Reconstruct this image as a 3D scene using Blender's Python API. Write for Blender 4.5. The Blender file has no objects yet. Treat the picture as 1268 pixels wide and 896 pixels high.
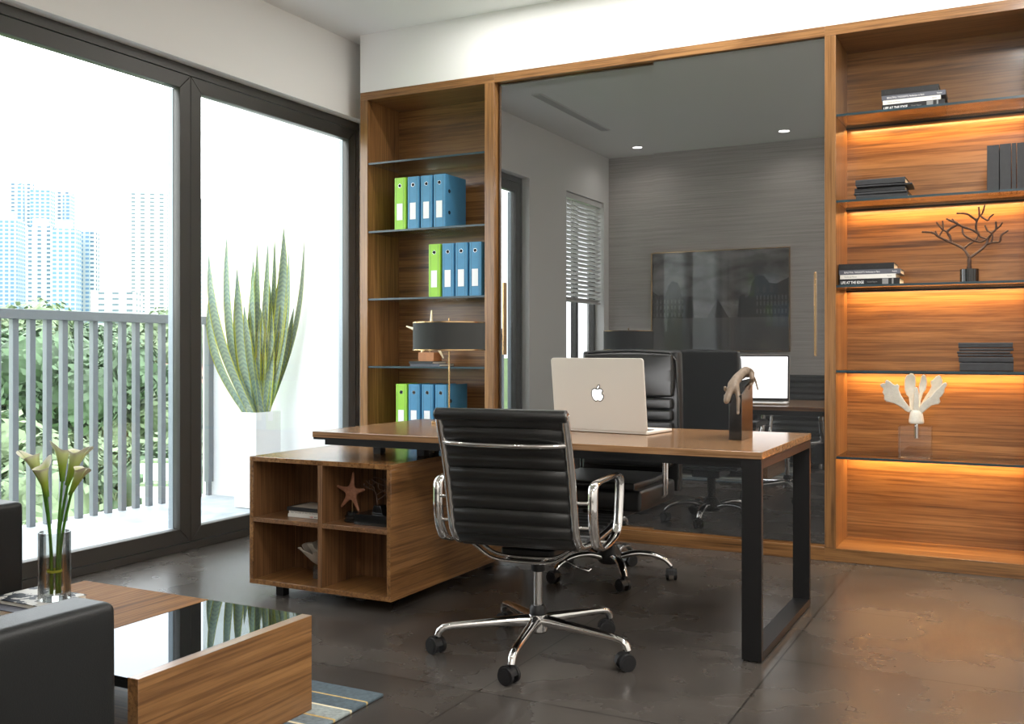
import bpy, bmesh, math, random
from mathutils import Vector, Matrix, noise
random.seed(7)
PI = math.pi
R = math.radians
sc = bpy.context.scene
C = sc.collection

# ------------------------------------------------------------------ camera
FPX = 1236.0
YAW = math.atan((1272 - 634) / FPX)
CAM = Vector((4.071, -5.44, 1.113))
cam_d = bpy.data.cameras.new('camera')
cam = bpy.data.objects.new('camera', cam_d)
C.objects.link(cam)
cam.location = CAM
cam.rotation_euler = (PI / 2, 0, YAW)
cam_d.sensor_width = 36.0
cam_d.lens = 36.0 * FPX / 1268.0
cam_d.shift_y = -(448 - 433) / 1268.0
cam_d.clip_start = 0.05
cam_d.clip_end = 4000
sc.camera = cam
# ------------------------------------------------------------------ world, exposure
SKY = 6.5
w = bpy.data.worlds.new('sky')
sc.world = w
w.use_nodes = True
bg = w.node_tree.nodes['Background']
bg.inputs[0].default_value = (0.93, 0.97, 1.0, 1)
bg.inputs[1].default_value = SKY
sc.view_settings.view_transform = 'Standard'
sc.view_settings.look = 'None'
sc.view_settings.exposure = 0.0
sc.view_settings.gamma = 1.0
sc.view_settings.use_curve_mapping = False
sc.cycles.use_denoising = True
sc.cycles.sample_clamp_indirect = 4.0
sc.cycles.max_bounces = 10
sc.cycles.transparent_max_bounces = 16
LP_FILL = 46.0      # each unseen ceiling panel added as fill (W)
LP_DOWN = 3.5        # each downlight
LP_WASH = 30.0       # unseen strip added to brighten the soffit
LP_LED = 5.0         # each shelf led strip
CEIL = 3.205


def area(name, loc, rot, sx, sy, power, col=(1, 1, 1), parent=None, shape='RECTANGLE', spread=PI):
    l = bpy.data.lights.new(name, 'AREA')
    l.shape = shape
    l.size = sx
    l.size_y = sy
    l.energy = power
    l.color = col
    l.spread = spread
    o = bpy.data.objects.new(name, l)
    C.objects.link(o)
    o.location = loc
    o.rotation_euler = rot
    if parent: o.parent = parent
    return o


# ------------------------------------------------------------------ materials
MATS = {}


def pm(name, col, rough=0.5, metal=0.0, spec=0.5, emis=None, es=0.0, coat=0.0, sss=0.0, var=0.0, vs=8.0, bump=0.0, bs=200.0):
    m = bpy.data.materials.new(name)
    m.use_nodes = True
    nt = m.node_tree
    b = nt.nodes['Principled BSDF']
    b.inputs['Base Color'].default_value = (*col, 1)
    b.inputs['Roughness'].default_value = rough
    b.inputs['Metallic'].default_value = metal
    b.inputs['Specular IOR Level'].default_value = spec
    b.inputs['Coat Weight'].default_value = coat
    b.inputs['Coat Roughness'].default_value = 0.08
    if sss:
        b.inputs['Subsurface Weight'].default_value = sss
        b.inputs['Subsurface Scale'].default_value = 0.01
    if emis:
        b.inputs['Emission Color'].default_value = (*emis, 1)
        b.inputs['Emission Strength'].default_value = es
    if var or bump:
        tc = nt.nodes.new('ShaderNodeTexCoord')
        if var:
            n = nt.nodes.new('ShaderNodeTexNoise')
            n.inputs['Scale'].default_value = vs
            n.inputs['Detail'].default_value = 6
            nt.links.new(tc.outputs['Object'], n.inputs['Vector'])
            r = nt.nodes.new('ShaderNodeValToRGB')
            r.color_ramp.elements[0].position = 0.3
            r.color_ramp.elements[1].position = 0.7
            r.color_ramp.elements[0].color = (*[c * (1 - var) for c in col], 1)
            r.color_ramp.elements[1].color = (*[min(1, c * (1 + var)) for c in col], 1)
            nt.links.new(n.outputs['Fac'], r.inputs[0])
            nt.links.new(r.outputs[0], b.inputs['Base Color'])
        if bump:
            n2 = nt.nodes.new('ShaderNodeTexNoise')
            n2.inputs['Scale'].default_value = bs
            n2.inputs['Detail'].default_value = 3
            nt.links.new(tc.outputs['Object'], n2.inputs['Vector'])
            bp = nt.nodes.new('ShaderNodeBump')
            bp.inputs['Strength'].default_value = bump
            bp.inputs['Distance'].default_value = 0.002
            nt.links.new(n2.outputs['Fac'], bp.inputs['Height'])
            nt.links.new(bp.outputs[0], b.inputs['Normal'])
    MATS[name] = m
    return m


def srgb(r, g, b):
    f = lambda c: ((c / 255 + 0.055) / 1.055) ** 2.4 if c / 255 > 0.04045 else c / 255 / 12.92
    return (f(r), f(g), f(b))


def wood(name, axis, light, mid, dark, rough=0.3, coat=0.2, freq=9.0, off=0.0, spec=0.5):
    """walnut veneer; the grain runs along axis"""
    m = bpy.data.materials.new(name)
    m.use_nodes = True
    nt = m.node_tree
    L = nt.links
    b = nt.nodes['Principled BSDF']
    tc = nt.nodes.new('ShaderNodeTexCoord')
    long_, short = 0.55, 1.0

    def mapped(sl, ss):
        mp = nt.nodes.new('ShaderNodeMapping')
        s = [ss, ss, ss]
        s['xyz'.index(axis)] = sl
        mp.inputs['Scale'].default_value = s
        mp.inputs['Location'].default_value = (off, off * 1.7, off * 2.3)
        L.new(tc.outputs['Object'], mp.inputs['Vector'])
        return mp
    def nz(mp, scale, detail, dist):
        n = nt.nodes.new('ShaderNodeTexNoise')
        n.inputs['Scale'].default_value = scale
        n.inputs['Detail'].default_value = detail
        n.inputs['Distortion'].default_value = dist
        L.new(mp.outputs[0], n.inputs['Vector'])
        return n
    n1 = nz(mapped(0.4, freq), 1.0, 9.0, 0.35)
    n1.inputs['Roughness'].default_value = 0.68
    n2 = nz(mapped(2.2, freq * 12), 1.0, 3.0, 0.1)
    r1 = nt.nodes.new('ShaderNodeValToRGB')
    e = r1.color_ramp.elements
    e[0].position = 0.34; e[0].color = (*dark, 1)
    e[1].position = 0.62; e[1].color = (*light, 1)
    k = e.new(0.43); k.color = (*mid, 1)
    k = e.new(0.50); k.color = (*[(a + c) / 2 for a, c in zip(light, mid)], 1)
    k = e.new(0.545); k.color = (*mid, 1)
    L.new(n1.outputs['Fac'], r1.inputs[0])
    r2 = nt.nodes.new('ShaderNodeValToRGB')
    r2.color_ramp.elements[0].position = 0.36; r2.color_ramp.elements[0].color = (0.62, 0.57, 0.52, 1)
    r2.color_ramp.elements[1].position = 0.53; r2.color_ramp.elements[1].color = (1.06, 1.05, 1.04, 1)
    L.new(n2.outputs['Fac'], r2.inputs[0])
    mx = nt.nodes.new('ShaderNodeMixRGB')
    mx.blend_type = 'MULTIPLY'
    mx.inputs[0].default_value = 1.0
    L.new(r1.outputs[0], mx.inputs[1])
    L.new(r2.outputs[0], mx.inputs[2])
    L.new(mx.outputs[0], b.inputs['Base Color'])
    b.inputs['Roughness'].default_value = rough
    b.inputs['Coat Weight'].default_value = coat
    b.inputs['Coat Roughness'].default_value = 0.12
    b.inputs['Specular IOR Level'].default_value = spec
    MATS[name] = m
    return m


WL, WM, WD = srgb(160, 117, 72), srgb(130, 91, 53), srgb(80, 54, 31)
wood('wood_x', 'x', WL, WM, WD)
wood('wood_y', 'y', WL, WM, WD)
wood('wood_z', 'z', WL, WM, WD)
wood('wood_x_desk', 'x', srgb(174, 136, 98), srgb(146, 109, 75), srgb(92, 64, 42), rough=0.2, coat=0.25, off=3.1)
wood('wood_y_desk', 'y', WL, WM, WD, rough=0.45, coat=0.0, off=1.3, spec=0.02)
wood('wood_y_cabinet', 'y', WL, WM, WD, rough=0.25, coat=0.3, off=2.3)
wood('wood_y_dark', 'y', srgb(146, 106, 70), srgb(120, 85, 55), srgb(80, 55, 35), rough=0.35, coat=0.2, off=5.3, freq=14)
wood('wood_z_dark', 'z', srgb(146, 106, 70), srgb(120, 85, 55), srgb(80, 55, 35), rough=0.4, coat=0.1, off=6.3, freq=14)

pm('wall_white', (0.88, 0.865, 0.84), 0.7, bump=0.05, bs=90)
pm('soffit_white', (0.90, 0.90, 0.89), 0.6, bump=0.03, bs=90)
pm('ceiling_white', (0.87, 0.87, 0.87), 0.8, bump=0.02, bs=60)
pm('frame_bronze', srgb(74, 72, 69), 0.42, 0.35, bump=0.05, bs=700)
pm('frame_edge', srgb(158, 168, 176), 0.4, 0.3, bump=0.03)
pm('gap_black', (0.004, 0.004, 0.004), 0.8, bump=0.02)
pm('rail_grey', srgb(112, 117, 122), 0.5, 0.0, bump=0.03)
pm('planter_white', (0.90, 0.91, 0.92), 0.35, bump=0.03)
pm('soil', (0.05, 0.035, 0.02), 0.95, var=0.5, vs=60, bump=0.6, bs=90)
pm('black_metal', (0.012, 0.012, 0.013), 0.38, 0.3, bump=0.05, bs=500)
pm('black_plastic', (0.012, 0.012, 0.013), 0.42, bump=0.05, bs=500)
pm('chrome', (0.78, 0.77, 0.76), 0.1, 1.0, var=0.03)
pm('chrome_dull', (0.62, 0.61, 0.6), 0.25, 1.0, var=0.03)
pm('gold', srgb(205, 170, 125), 0.22, 1.0, var=0.05)
pm('gold_light', srgb(240, 222, 185), 0.35, 0.5, var=0.08, vs=60)
pm('leather', (0.012, 0.0125, 0.0125), 0.30, spec=0.6, bump=0.25, bs=420)
pm('leather_sofa', (0.012, 0.013, 0.0135), 0.42, spec=0.33, bump=0.25, bs=300)
pm('mesh_black', (0.008, 0.008, 0.008), 0.6, bump=0.3, bs=900)
pm('aluminium', srgb(226, 222, 214), 0.42, 0.2, bump=0.04, bs=1200)
pm('key_black', (0.02, 0.02, 0.02), 0.5, bump=0.05)
pm('logo_white', (0.9, 0.9, 0.9), 0.5, emis=(1, 1, 1), es=1.1, bump=0.01)
pm('screen_on', (0.9, 0.9, 0.9), 0.3, emis=(1, 1, 1), es=6.5, bump=0.01)
pm('lamp_fabric', srgb(54, 57, 57), 0.8, bump=0.4, bs=900)
pm('binder_green', srgb(150, 205, 62), 0.45, var=0.04, vs=30, bump=0.1, bs=500)
pm('binder_blue', srgb(74, 138, 178), 0.5, var=0.04, vs=30, bump=0.1, bs=500)
pm('binder_in', srgb(40, 62, 76), 0.6, bump=0.1)
pm('paper', srgb(232, 226, 212), 0.8, var=0.08, vs=300)
pm('label_white', (0.86, 0.87, 0.88), 0.5, bump=0.02)
pm('book_black', srgb(50, 51, 54), 0.6, var=0.12, vs=40, bump=0.3, bs=400)
pm('book_dark', srgb(24, 25, 27), 0.4, var=0.1, vs=40, bump=0.1)
pm('book_grey', srgb(88, 90, 100), 0.5, var=0.06, vs=40, bump=0.1)
pm('book_white', srgb(226, 224, 218), 0.5, var=0.03, vs=40, bump=0.05)
pm('ink_white', (0.85, 0.85, 0.85), 0.6, bump=0.01)
pm('ink_black', (0.01, 0.01, 0.01), 0.6, bump=0.01)
pm('ink_grey', (0.25, 0.25, 0.25), 0.6, bump=0.01)
pm('ink_red', (0.6, 0.04, 0.05), 0.6, bump=0.01)
pm('starfish', srgb(158, 108, 82), 0.8, var=0.25, vs=90, bump=1.0, bs=160)
pm('stone_black', srgb(24, 22, 22), 0.14, coat=0.5, var=0.6, vs=14)
pm('cheetah_stone', srgb(128, 112, 96), 0.5, var=0.2, vs=60, bump=0.3, bs=200)
pm('ebony', (0.012, 0.012, 0.012), 0.2, coat=0.3, bump=0.02)
pm('bronze', srgb(84, 62, 50), 0.5, 0.3, var=0.3, vs=60, bump=0.6, bs=160)
pm('coral', srgb(232, 226, 212), 0.7, var=0.06, vs=60, bump=1.0, bs=170)
pm('ceramic_grey', srgb(196, 186, 172), 0.5, var=0.06, vs=20, bump=0.1)
pm('wood_block', srgb(176, 118, 74), 0.5, var=0.15, vs=25)
pm('stem_green', srgb(70, 120, 30), 0.45, var=0.25, vs=25)
pm('band_yellow', srgb(190, 200, 60), 0.5, bump=0.02)
pm('spadix', srgb(235, 200, 70), 0.6, bump=0.4, bs=400)
pm('trunk', srgb(110, 92, 74), 0.9, var=0.3, vs=4, bump=0.3, bs=10)
pm('tree_leaf', srgb(74, 96, 68), 0.7, var=0.5, vs=0.9)
pm('tree_leaf_pale', srgb(104, 122, 88), 0.7, var=0.45, vs=0.9)
pm('ground', srgb(120, 150, 90), 0.9, var=0.3, vs=0.05)
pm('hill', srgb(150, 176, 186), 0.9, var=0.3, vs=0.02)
pm('roof_tile', srgb(180, 132, 112), 0.8, var=0.15, vs=1.0)
pm('house_white', (0.7, 0.7, 0.68), 0.8, var=0.04, vs=1)
pm('house_window', (0.1, 0.12, 0.14), 0.2, bump=0.01)
pm('fill_glow', (0.9, 0.9, 0.9), 0.5, emis=(1, 0.97, 0.93), es=3.0, bump=0.01)  # glow of the added soffit strip and fill panels
pm('down_light', (0.9, 0.9, 0.9), 0.5, emis=(1, 0.98, 0.95), es=9.0, bump=0.01)
pm('led', (0.9, 0.8, 0.6), 0.5, emis=(1, 0.62, 0.26), es=4.0, bump=0.01)
pm('blind_white', (0.75, 0.74, 0.72), 0.5, bump=0.02)
pm('vent_grey', (0.4, 0.4, 0.4), 0.5, bump=0.02)
pm('edge_teal', srgb(34, 58, 66), 0.3, spec=0.5, coat=0.1, var=0.3, vs=9)


def floor_mat():
    m = bpy.data.materials.new('concrete_tile')
    m.use_nodes = True
    nt = m.node_tree
    L = nt.links
    b = nt.nodes['Principled BSDF']
    tc = nt.nodes.new('ShaderNodeTexCoord')
    mp = nt.nodes.new('ShaderNodeMapping')
    T = 0.8
    mp.inputs['Location'].default_value = (-2.48 / T + 5, 1.80 / T + 10, 0)
    mp.inputs['Scale'].default_value = (1 / T, 1 / T, 1 / T)
    L.new(tc.outputs['Object'], mp.inputs['Vector'])
    br = nt.nodes.new('ShaderNodeTexBrick')
    br.offset = 0.0
    br.squash = 1.0
    br.inputs['Color1'].default_value = (0.90, 0.90, 0.90, 1)
    br.inputs['Color2'].default_value = (1.12, 1.12, 1.12, 1)
    br.inputs['Mortar'].default_value = (0.30, 0.30, 0.30, 1)
    br.inputs['Scale'].default_value = 1.0
    br.inputs['Mortar Size'].default_value = 0.0045
    br.inputs['Mortar Smooth'].default_value = 0.3
    br.inputs['Brick Width'].default_value = 1.0
    br.inputs['Row Height'].default_value = 1.0
    L.new(mp.outputs[0], br.inputs['Vector'])
    n = nt.nodes.new('ShaderNodeTexNoise')
    n.inputs['Scale'].default_value = 2.2
    n.inputs['Detail'].default_value = 5
    n.inputs['Roughness'].default_value = 0.55
    n.inputs['Distortion'].default_value = 0.15
    L.new(tc.outputs['Object'], n.inputs['Vector'])
    r = nt.nodes.new('ShaderNodeValToRGB')
    e = r.color_ramp.elements
    e[0].position = 0.25; e[0].color = (*srgb(60, 56, 53), 1)
    e[1].position = 0.75; e[1].color = (*srgb(86, 81, 76), 1)
    L.new(n.outputs['Fac'], r.inputs[0])
    mx = nt.nodes.new('ShaderNodeMixRGB')
    mx.blend_type = 'MULTIPLY'
    mx.inputs[0].default_value = 1
    L.new(r.outputs[0], mx.inputs[1])
    L.new(br.outputs['Color'], mx.inputs[2])
    L.new(mx.outputs[0], b.inputs['Base Color'])
    r2 = nt.nodes.new('ShaderNodeMapRange')
    r2.inputs[3].default_value = 0.20
    r2.inputs[4].default_value = 0.34
    L.new(n.outputs['Fac'], r2.inputs[0])
    L.new(r2.outputs[0], b.inputs['Roughness'])
    b.inputs['Specular IOR Level'].default_value = 0.42
    MATS['floor'] = m


floor_mat()


def marble_mat():
    m = bpy.data.materials.new('pale_stone')
    m.use_nodes = True
    nt = m.node_tree
    b = nt.nodes['Principled BSDF']
    tc = nt.nodes.new('ShaderNodeTexCoord')
    n = nt.nodes.new('ShaderNodeTexNoise')
    n.inputs['Scale'].default_value = 2.5
    n.inputs['Detail'].default_value = 8
    n.inputs['Distortion'].default_value = 1.2
    nt.links.new(tc.outputs['Object'], n.inputs['Vector'])
    r = nt.nodes.new('ShaderNodeValToRGB')
    r.color_ramp.elements[0].position = 0.35; r.color_ramp.elements[0].color = (*srgb(150, 160, 168), 1)
    r.color_ramp.elements[1].position = 0.6; r.color_ramp.elements[1].color = (*srgb(186, 192, 196), 1)
    nt.links.new(n.outputs['Fac'], r.inputs[0])
    nt.links.new(r.outputs[0], b.inputs['Base Color'])
    b.inputs['Roughness'].default_value = 0.5
    MATS['pale_stone'] = m


marble_mat()


def wallpaper_mat():
    m = bpy.data.materials.new('grasscloth')
    m.use_nodes = True
    nt = m.node_tree
    b = nt.nodes['Principled BSDF']
    tc = nt.nodes.new('ShaderNodeTexCoord')
    mp = nt.nodes.new('ShaderNodeMapping')
    mp.inputs['Scale'].default_value = (1.6, 1.6, 110)
    nt.links.new(tc.outputs['Object'], mp.inputs['Vector'])
    n = nt.nodes.new('ShaderNodeTexNoise')
    n.inputs['Scale'].default_value = 1
    n.inputs['Detail'].default_value = 5
    nt.links.new(mp.outputs[0], n.inputs['Vector'])
    r = nt.nodes.new('ShaderNodeValToRGB')
    r.color_ramp.elements[0].position = 0.3; r.color_ramp.elements[0].color = (*srgb(176, 170, 164), 1)
    r.color_ramp.elements[1].position = 0.7; r.color_ramp.elements[1].color = (*srgb(204, 198, 192), 1)
    nt.links.new(n.outputs['Fac'], r.inputs[0])
    nt.links.new(r.outputs[0], b.inputs['Base Color'])
    b.inputs['Roughness'].default_value = 0.8
    MATS['grasscloth'] = m


wallpaper_mat()


def glass_mat(name, tint, r0=0.04, k=1.0, rough=0.0):
    """thin sheet glass: clear with a fresnel reflection"""
    m = bpy.data.materials.new(name)
    m.use_nodes = True
    nt = m.node_tree
    nt.nodes.clear()
    out = nt.nodes.new('ShaderNodeOutputMaterial')
    tr = nt.nodes.new('ShaderNodeBsdfTransparent')
    tr.inputs[0].default_value = (*tint, 1)
    gl = nt.nodes.new('ShaderNodeBsdfGlossy')
    gl.inputs['Roughness'].default_value = rough
    fr = nt.nodes.new('ShaderNodeFresnel')
    fr.inputs['IOR'].default_value = 1.5
    mul = nt.nodes.new('ShaderNodeMath')
    mul.operation = 'MULTIPLY_ADD'
    mul.inputs[1].default_value = k
    mul.inputs[2].default_value = r0
    mul.use_clamp = True
    nt.links.new(fr.outputs[0], mul.inputs[0])
    mx = nt.nodes.new('ShaderNodeMixShader')
    nt.links.new(mul.outputs[0], mx.inputs[0])
    nt.links.new(tr.outputs[0], mx.inputs[1])
    nt.links.new(gl.outputs[0], mx.inputs[2])
    nt.links.new(mx.outputs[0], out.inputs[0])
    MATS[name] = m


glass_mat('window_glass', (0.99, 1.0, 1.0), 0.0, 0.15)
glass_mat('shelf_glass', (0.93, 0.96, 0.96), 0.01, 0.8)
glass_mat('acrylic', (0.96, 0.96, 0.96), 0.03, 0.8)
glass_mat('vase_glass', (0.90, 0.91, 0.90), 0.03, 0.75)
glass_mat('picture_glass', (0.97, 0.97, 0.97), 0.03, 1.0)


def dark_mirror(name, base, refl, r0):
    m = bpy.data.materials.new(name)
    m.use_nodes = True
    nt = m.node_tree
    nt.nodes.clear()
    out = nt.nodes.new('ShaderNodeOutputMaterial')
    df = nt.nodes.new('ShaderNodeBsdfDiffuse')
    df.inputs[0].default_value = (*base, 1)
    gl = nt.nodes.new('ShaderNodeBsdfGlossy')
    gl.inputs['Roughness'].default_value = 0.0
    gl.inputs['Color'].default_value = (*refl, 1)
    fr = nt.nodes.new('ShaderNodeFresnel')
    fr.inputs['IOR'].default_value = 1.5
    mul = nt.nodes.new('ShaderNodeMath')
    mul.operation = 'ADD'
    mul.inputs[1].default_value = r0
    mul.use_clamp = True
    nt.links.new(fr.outputs[0], mul.inputs[0])
    mx = nt.nodes.new('ShaderNodeMixShader')
    nt.links.new(mul.outputs[0], mx.inputs[0])
    nt.links.new(df.outputs[0], mx.inputs[1])
    nt.links.new(gl.outputs[0], mx.inputs[2])
    nt.links.new(mx.outputs[0], out.inputs[0])
    MATS[name] = m


dark_mirror('smoked_glass', (0.034, 0.035, 0.036), (1.0, 1.0, 1.0), 0.25)
dark_mirror('black_glass', (0.01, 0.01, 0.01), (0.66, 0.70, 0.74), 0.06)


def facade_mat(name, wall, glass, fw, fh, wwf, whf, horiz=True):
    """tower front: rows of small windows; object coordinates, metres"""
    m = bpy.data.materials.new(name)
    m.use_nodes = True
    nt = m.node_tree
    L = nt.links
    b = nt.nodes['Principled BSDF']
    tc = nt.nodes.new('ShaderNodeTexCoord')
    sp = nt.nodes.new('ShaderNodeSeparateXYZ')
    L.new(tc.outputs['Object'], sp.inputs[0])
    ad = nt.nodes.new('ShaderNodeMath'); ad.operation = 'ADD'
    L.new(sp.outputs['X'], ad.inputs[0]); L.new(sp.outputs['Y'], ad.inputs[1])

    def band(src, per, frac):
        d = nt.nodes.new('ShaderNodeMath'); d.operation = 'DIVIDE'; d.inputs[1].default_value = per
        L.new(src, d.inputs[0])
        f = nt.nodes.new('ShaderNodeMath'); f.operation = 'FRACT'
        L.new(d.outputs[0], f.inputs[0])
        l = nt.nodes.new('ShaderNodeMath'); l.operation = 'LESS_THAN'; l.inputs[1].default_value = frac
        L.new(f.outputs[0], l.inputs[0])
        return l.outputs[0]
    a = band(ad.outputs[0], fw, wwf)
    c = band(sp.outputs['Z'], fh, whf)
    mu = nt.nodes.new('ShaderNodeMath'); mu.operation = 'MULTIPLY'
    L.new(a, mu.inputs[0]); L.new(c, mu.inputs[1])
    mx = nt.nodes.new('ShaderNodeMixRGB')
    mx.inputs[1].default_value = (*wall, 1)
    mx.inputs[2].default_value = (*glass, 1)
    L.new(mu.outputs[0], mx.inputs[0])
    L.new(mx.outputs[0], b.inputs['Base Color'])
    b.inputs['Roughness'].default_value = 0.8
    b.inputs['Specular IOR Level'].default_value = 0.1
    MATS[name] = m


facade_mat('facade_a', (0.42, 0.44, 0.45), srgb(84, 104, 122), 5.2, 2.6, 0.42, 0.5)
facade_mat('facade_b', (0.30, 0.335, 0.36), srgb(90, 120, 150), 3.4, 2.6, 0.62, 0.55)
facade_mat('facade_c', (0.40, 0.41, 0.42), srgb(96, 108, 118), 5.6, 2.4, 0.45, 0.4)


def leaf_mat():
    """snake plant blade: cross banded grey green with a yellow margin (uv: across, along)"""
    m = bpy.data.materials.new('snake_leaf')
    m.use_nodes = True
    nt = m.node_tree
    L = nt.links
    b = nt.nodes['Principled BSDF']
    uv = nt.nodes.new('ShaderNodeUVMap')
    sp = nt.nodes.new('ShaderNodeSeparateXYZ')
    L.new(uv.outputs[0], sp.inputs[0])
    s = nt.nodes.new('ShaderNodeMath'); s.operation = 'SUBTRACT'; s.inputs[1].default_value = 0.5
    L.new(sp.outputs['X'], s.inputs[0])
    a = nt.nodes.new('ShaderNodeMath'); a.operation = 'ABSOLUTE'
    L.new(s.outputs[0], a.inputs[0])
    g = nt.nodes.new('ShaderNodeMath'); g.operation = 'GREATER_THAN'; g.inputs[1].default_value = 0.41
    L.new(a.outputs[0], g.inputs[0])
    # chevron bands
    k = nt.nodes.new('ShaderNodeMath'); k.operation = 'MULTIPLY_ADD'; k.inputs[1].default_value = 0.06
    L.new(a.outputs[0], k.inputs[0]); L.new(sp.outputs['Y'], k.inputs[2])
    w_ = nt.nodes.new('ShaderNodeMath'); w_.operation = 'MULTIPLY'; w_.inputs[1].default_value = 190.0
    L.new(k.outputs[0], w_.inputs[0])
    sn = nt.nodes.new('ShaderNodeMath'); sn.operation = 'SINE'
    L.new(w_.outputs[0], sn.inputs[0])
    r = nt.nodes.new('ShaderNodeValToRGB')
    r.color_ramp.elements[0].position = 0.2; r.color_ramp.elements[0].color = (*srgb(122, 140, 128), 1)
    r.color_ramp.elements[1].position = 0.8; r.color_ramp.elements[1].color = (*srgb(146, 164, 138), 1)
    mr = nt.nodes.new('ShaderNodeMapRange'); mr.inputs[1].default_value = -1; mr.inputs[2].default_value = 1
    L.new(sn.outputs[0], mr.inputs[0]); L.new(mr.outputs[0], r.inputs[0])
    mx = nt.nodes.new('ShaderNodeMixRGB')
    L.new(g.outputs[0], mx.inputs[0])
    L.new(r.outputs[0], mx.inputs[1])
    mx.inputs[2].default_value = (*srgb(168, 172, 52), 1)
    L.new(mx.outputs[0], b.inputs['Base Color'])
    b.inputs['Roughness'].default_value = 0.5
    MATS['snake_leaf'] = m


leaf_mat()


def calla_mat():
    m = bpy.data.materials.new('calla_petal')
    m.use_nodes = True
    nt = m.node_tree
    L = nt.links
    b = nt.nodes['Principled BSDF']
    uv = nt.nodes.new('ShaderNodeUVMap')
    sp = nt.nodes.new('ShaderNodeSeparateXYZ')
    L.new(uv.outputs[0], sp.inputs[0])
    r = nt.nodes.new('ShaderNodeValToRGB')
    e = r.color_ramp.elements
    e[0].position = 0.0; e[0].color = (*srgb(84, 130, 30), 1)
    e[1].position = 1.0; e[1].color = (*srgb(242, 240, 226), 1)
    k = e.new(0.45); k.color = (*srgb(150, 172, 62), 1)
    k = e.new(0.8); k.color = (*srgb(208, 216, 152), 1)
    L.new(sp.outputs['Y'], r.inputs[0])
    L.new(r.outputs[0], b.inputs['Base Color'])
    b.inputs['Roughness'].default_value = 0.45
    MATS['calla'] = m


calla_mat()


def rug_mat():
    m = bpy.data.materials.new('woven_rug')
    m.use_nodes = True
    nt = m.node_tree
    L = nt.links
    b = nt.nodes['Principled BSDF']
    tc = nt.nodes.new('ShaderNodeTexCoord')
    sp = nt.nodes.new('ShaderNodeSeparateXYZ')
    L.new(tc.outputs['Object'], sp.inputs[0])
    n = nt.nodes.new('ShaderNodeTexNoise')
    n.inputs['Scale'].default_value = 70
    n.inputs['Detail'].default_value = 5
    L.new(tc.outputs['Object'], n.inputs['Vector'])
    # stripe coordinate: distance in from the border
    mp = nt.nodes.new('ShaderNodeMapRange')
    mp.inputs[1].default_value = 0.0
    mp.inputs[2].default_value = 0.36
    md = nt.nodes.new('ShaderNodeMath'); md.operation = 'PINGPONG'; md.inputs[1].default_value = 0.36
    L.new(sp.outputs['Y'], md.inputs[0])
    L.new(md.outputs[0], mp.inputs[0])
    r = nt.nodes.new('ShaderNodeValToRGB')
    r.color_ramp.interpolation = 'CONSTANT'
    e = r.color_ramp.elements
    e[0].position = 0.0; e[0].color = (*srgb(84, 98, 106), 1)
    e[1].position = 0.24; e[1].color = (*srgb(200, 172, 110), 1)
    for p, c in ((0.265, (84, 98, 106)), (0.47, (232, 222, 190)), (0.50, (150, 158, 156)), (0.70, (200, 172, 110)), (0.73, (120, 132, 138)), (0.9, (232, 222, 190)), (0.93, (90, 104, 112))):
        k = e.new(p); k.color = (*srgb(*c), 1)
    L.new(mp.outputs[0], r.inputs[0])
    mx = nt.nodes.new('ShaderNodeMixRGB'); mx.blend_type = 'OVERLAY'; mx.inputs[0].default_value = 0.55
    L.new(r.outputs[0], mx.inputs[1]); L.new(n.outputs['Fac'], mx.inputs[2])
    L.new(mx.outputs[0], b.inputs['Base Color'])
    b.inputs['Roughness'].default_value = 0.95
    MATS['rug'] = m


rug_mat()


def cover_mat():
    """magazine cover: large torn black and white shapes"""
    m = bpy.data.materials.new('ink_cover')
    m.use_nodes = True
    nt = m.node_tree
    b = nt.nodes['Principled BSDF']
    tc = nt.nodes.new('ShaderNodeTexCoord')
    n = nt.nodes.new('ShaderNodeTexNoise')
    n.inputs['Scale'].default_value = 21
    n.inputs['Detail'].default_value = 4
    n.inputs['Distortion'].default_value = 0.8
    nt.links.new(tc.outputs['Object'], n.inputs['Vector'])
    r = nt.nodes.new('ShaderNodeValToRGB')
    r.color_ramp.elements[0].position = 0.50; r.color_ramp.elements[0].color = (*srgb(30, 36, 46), 1)
    r.color_ramp.elements[1].position = 0.515; r.color_ramp.elements[1].color = (*srgb(205, 203, 198), 1)
    nt.links.new(n.outputs['Fac'], r.inputs[0])
    nt.links.new(r.outputs[0], b.inputs['Base Color'])
    b.inputs['Roughness'].default_value = 0.5
    b.inputs['Specular IOR Level'].default_value = 0.15
    MATS['ink_cover'] = m


cover_mat()


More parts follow.
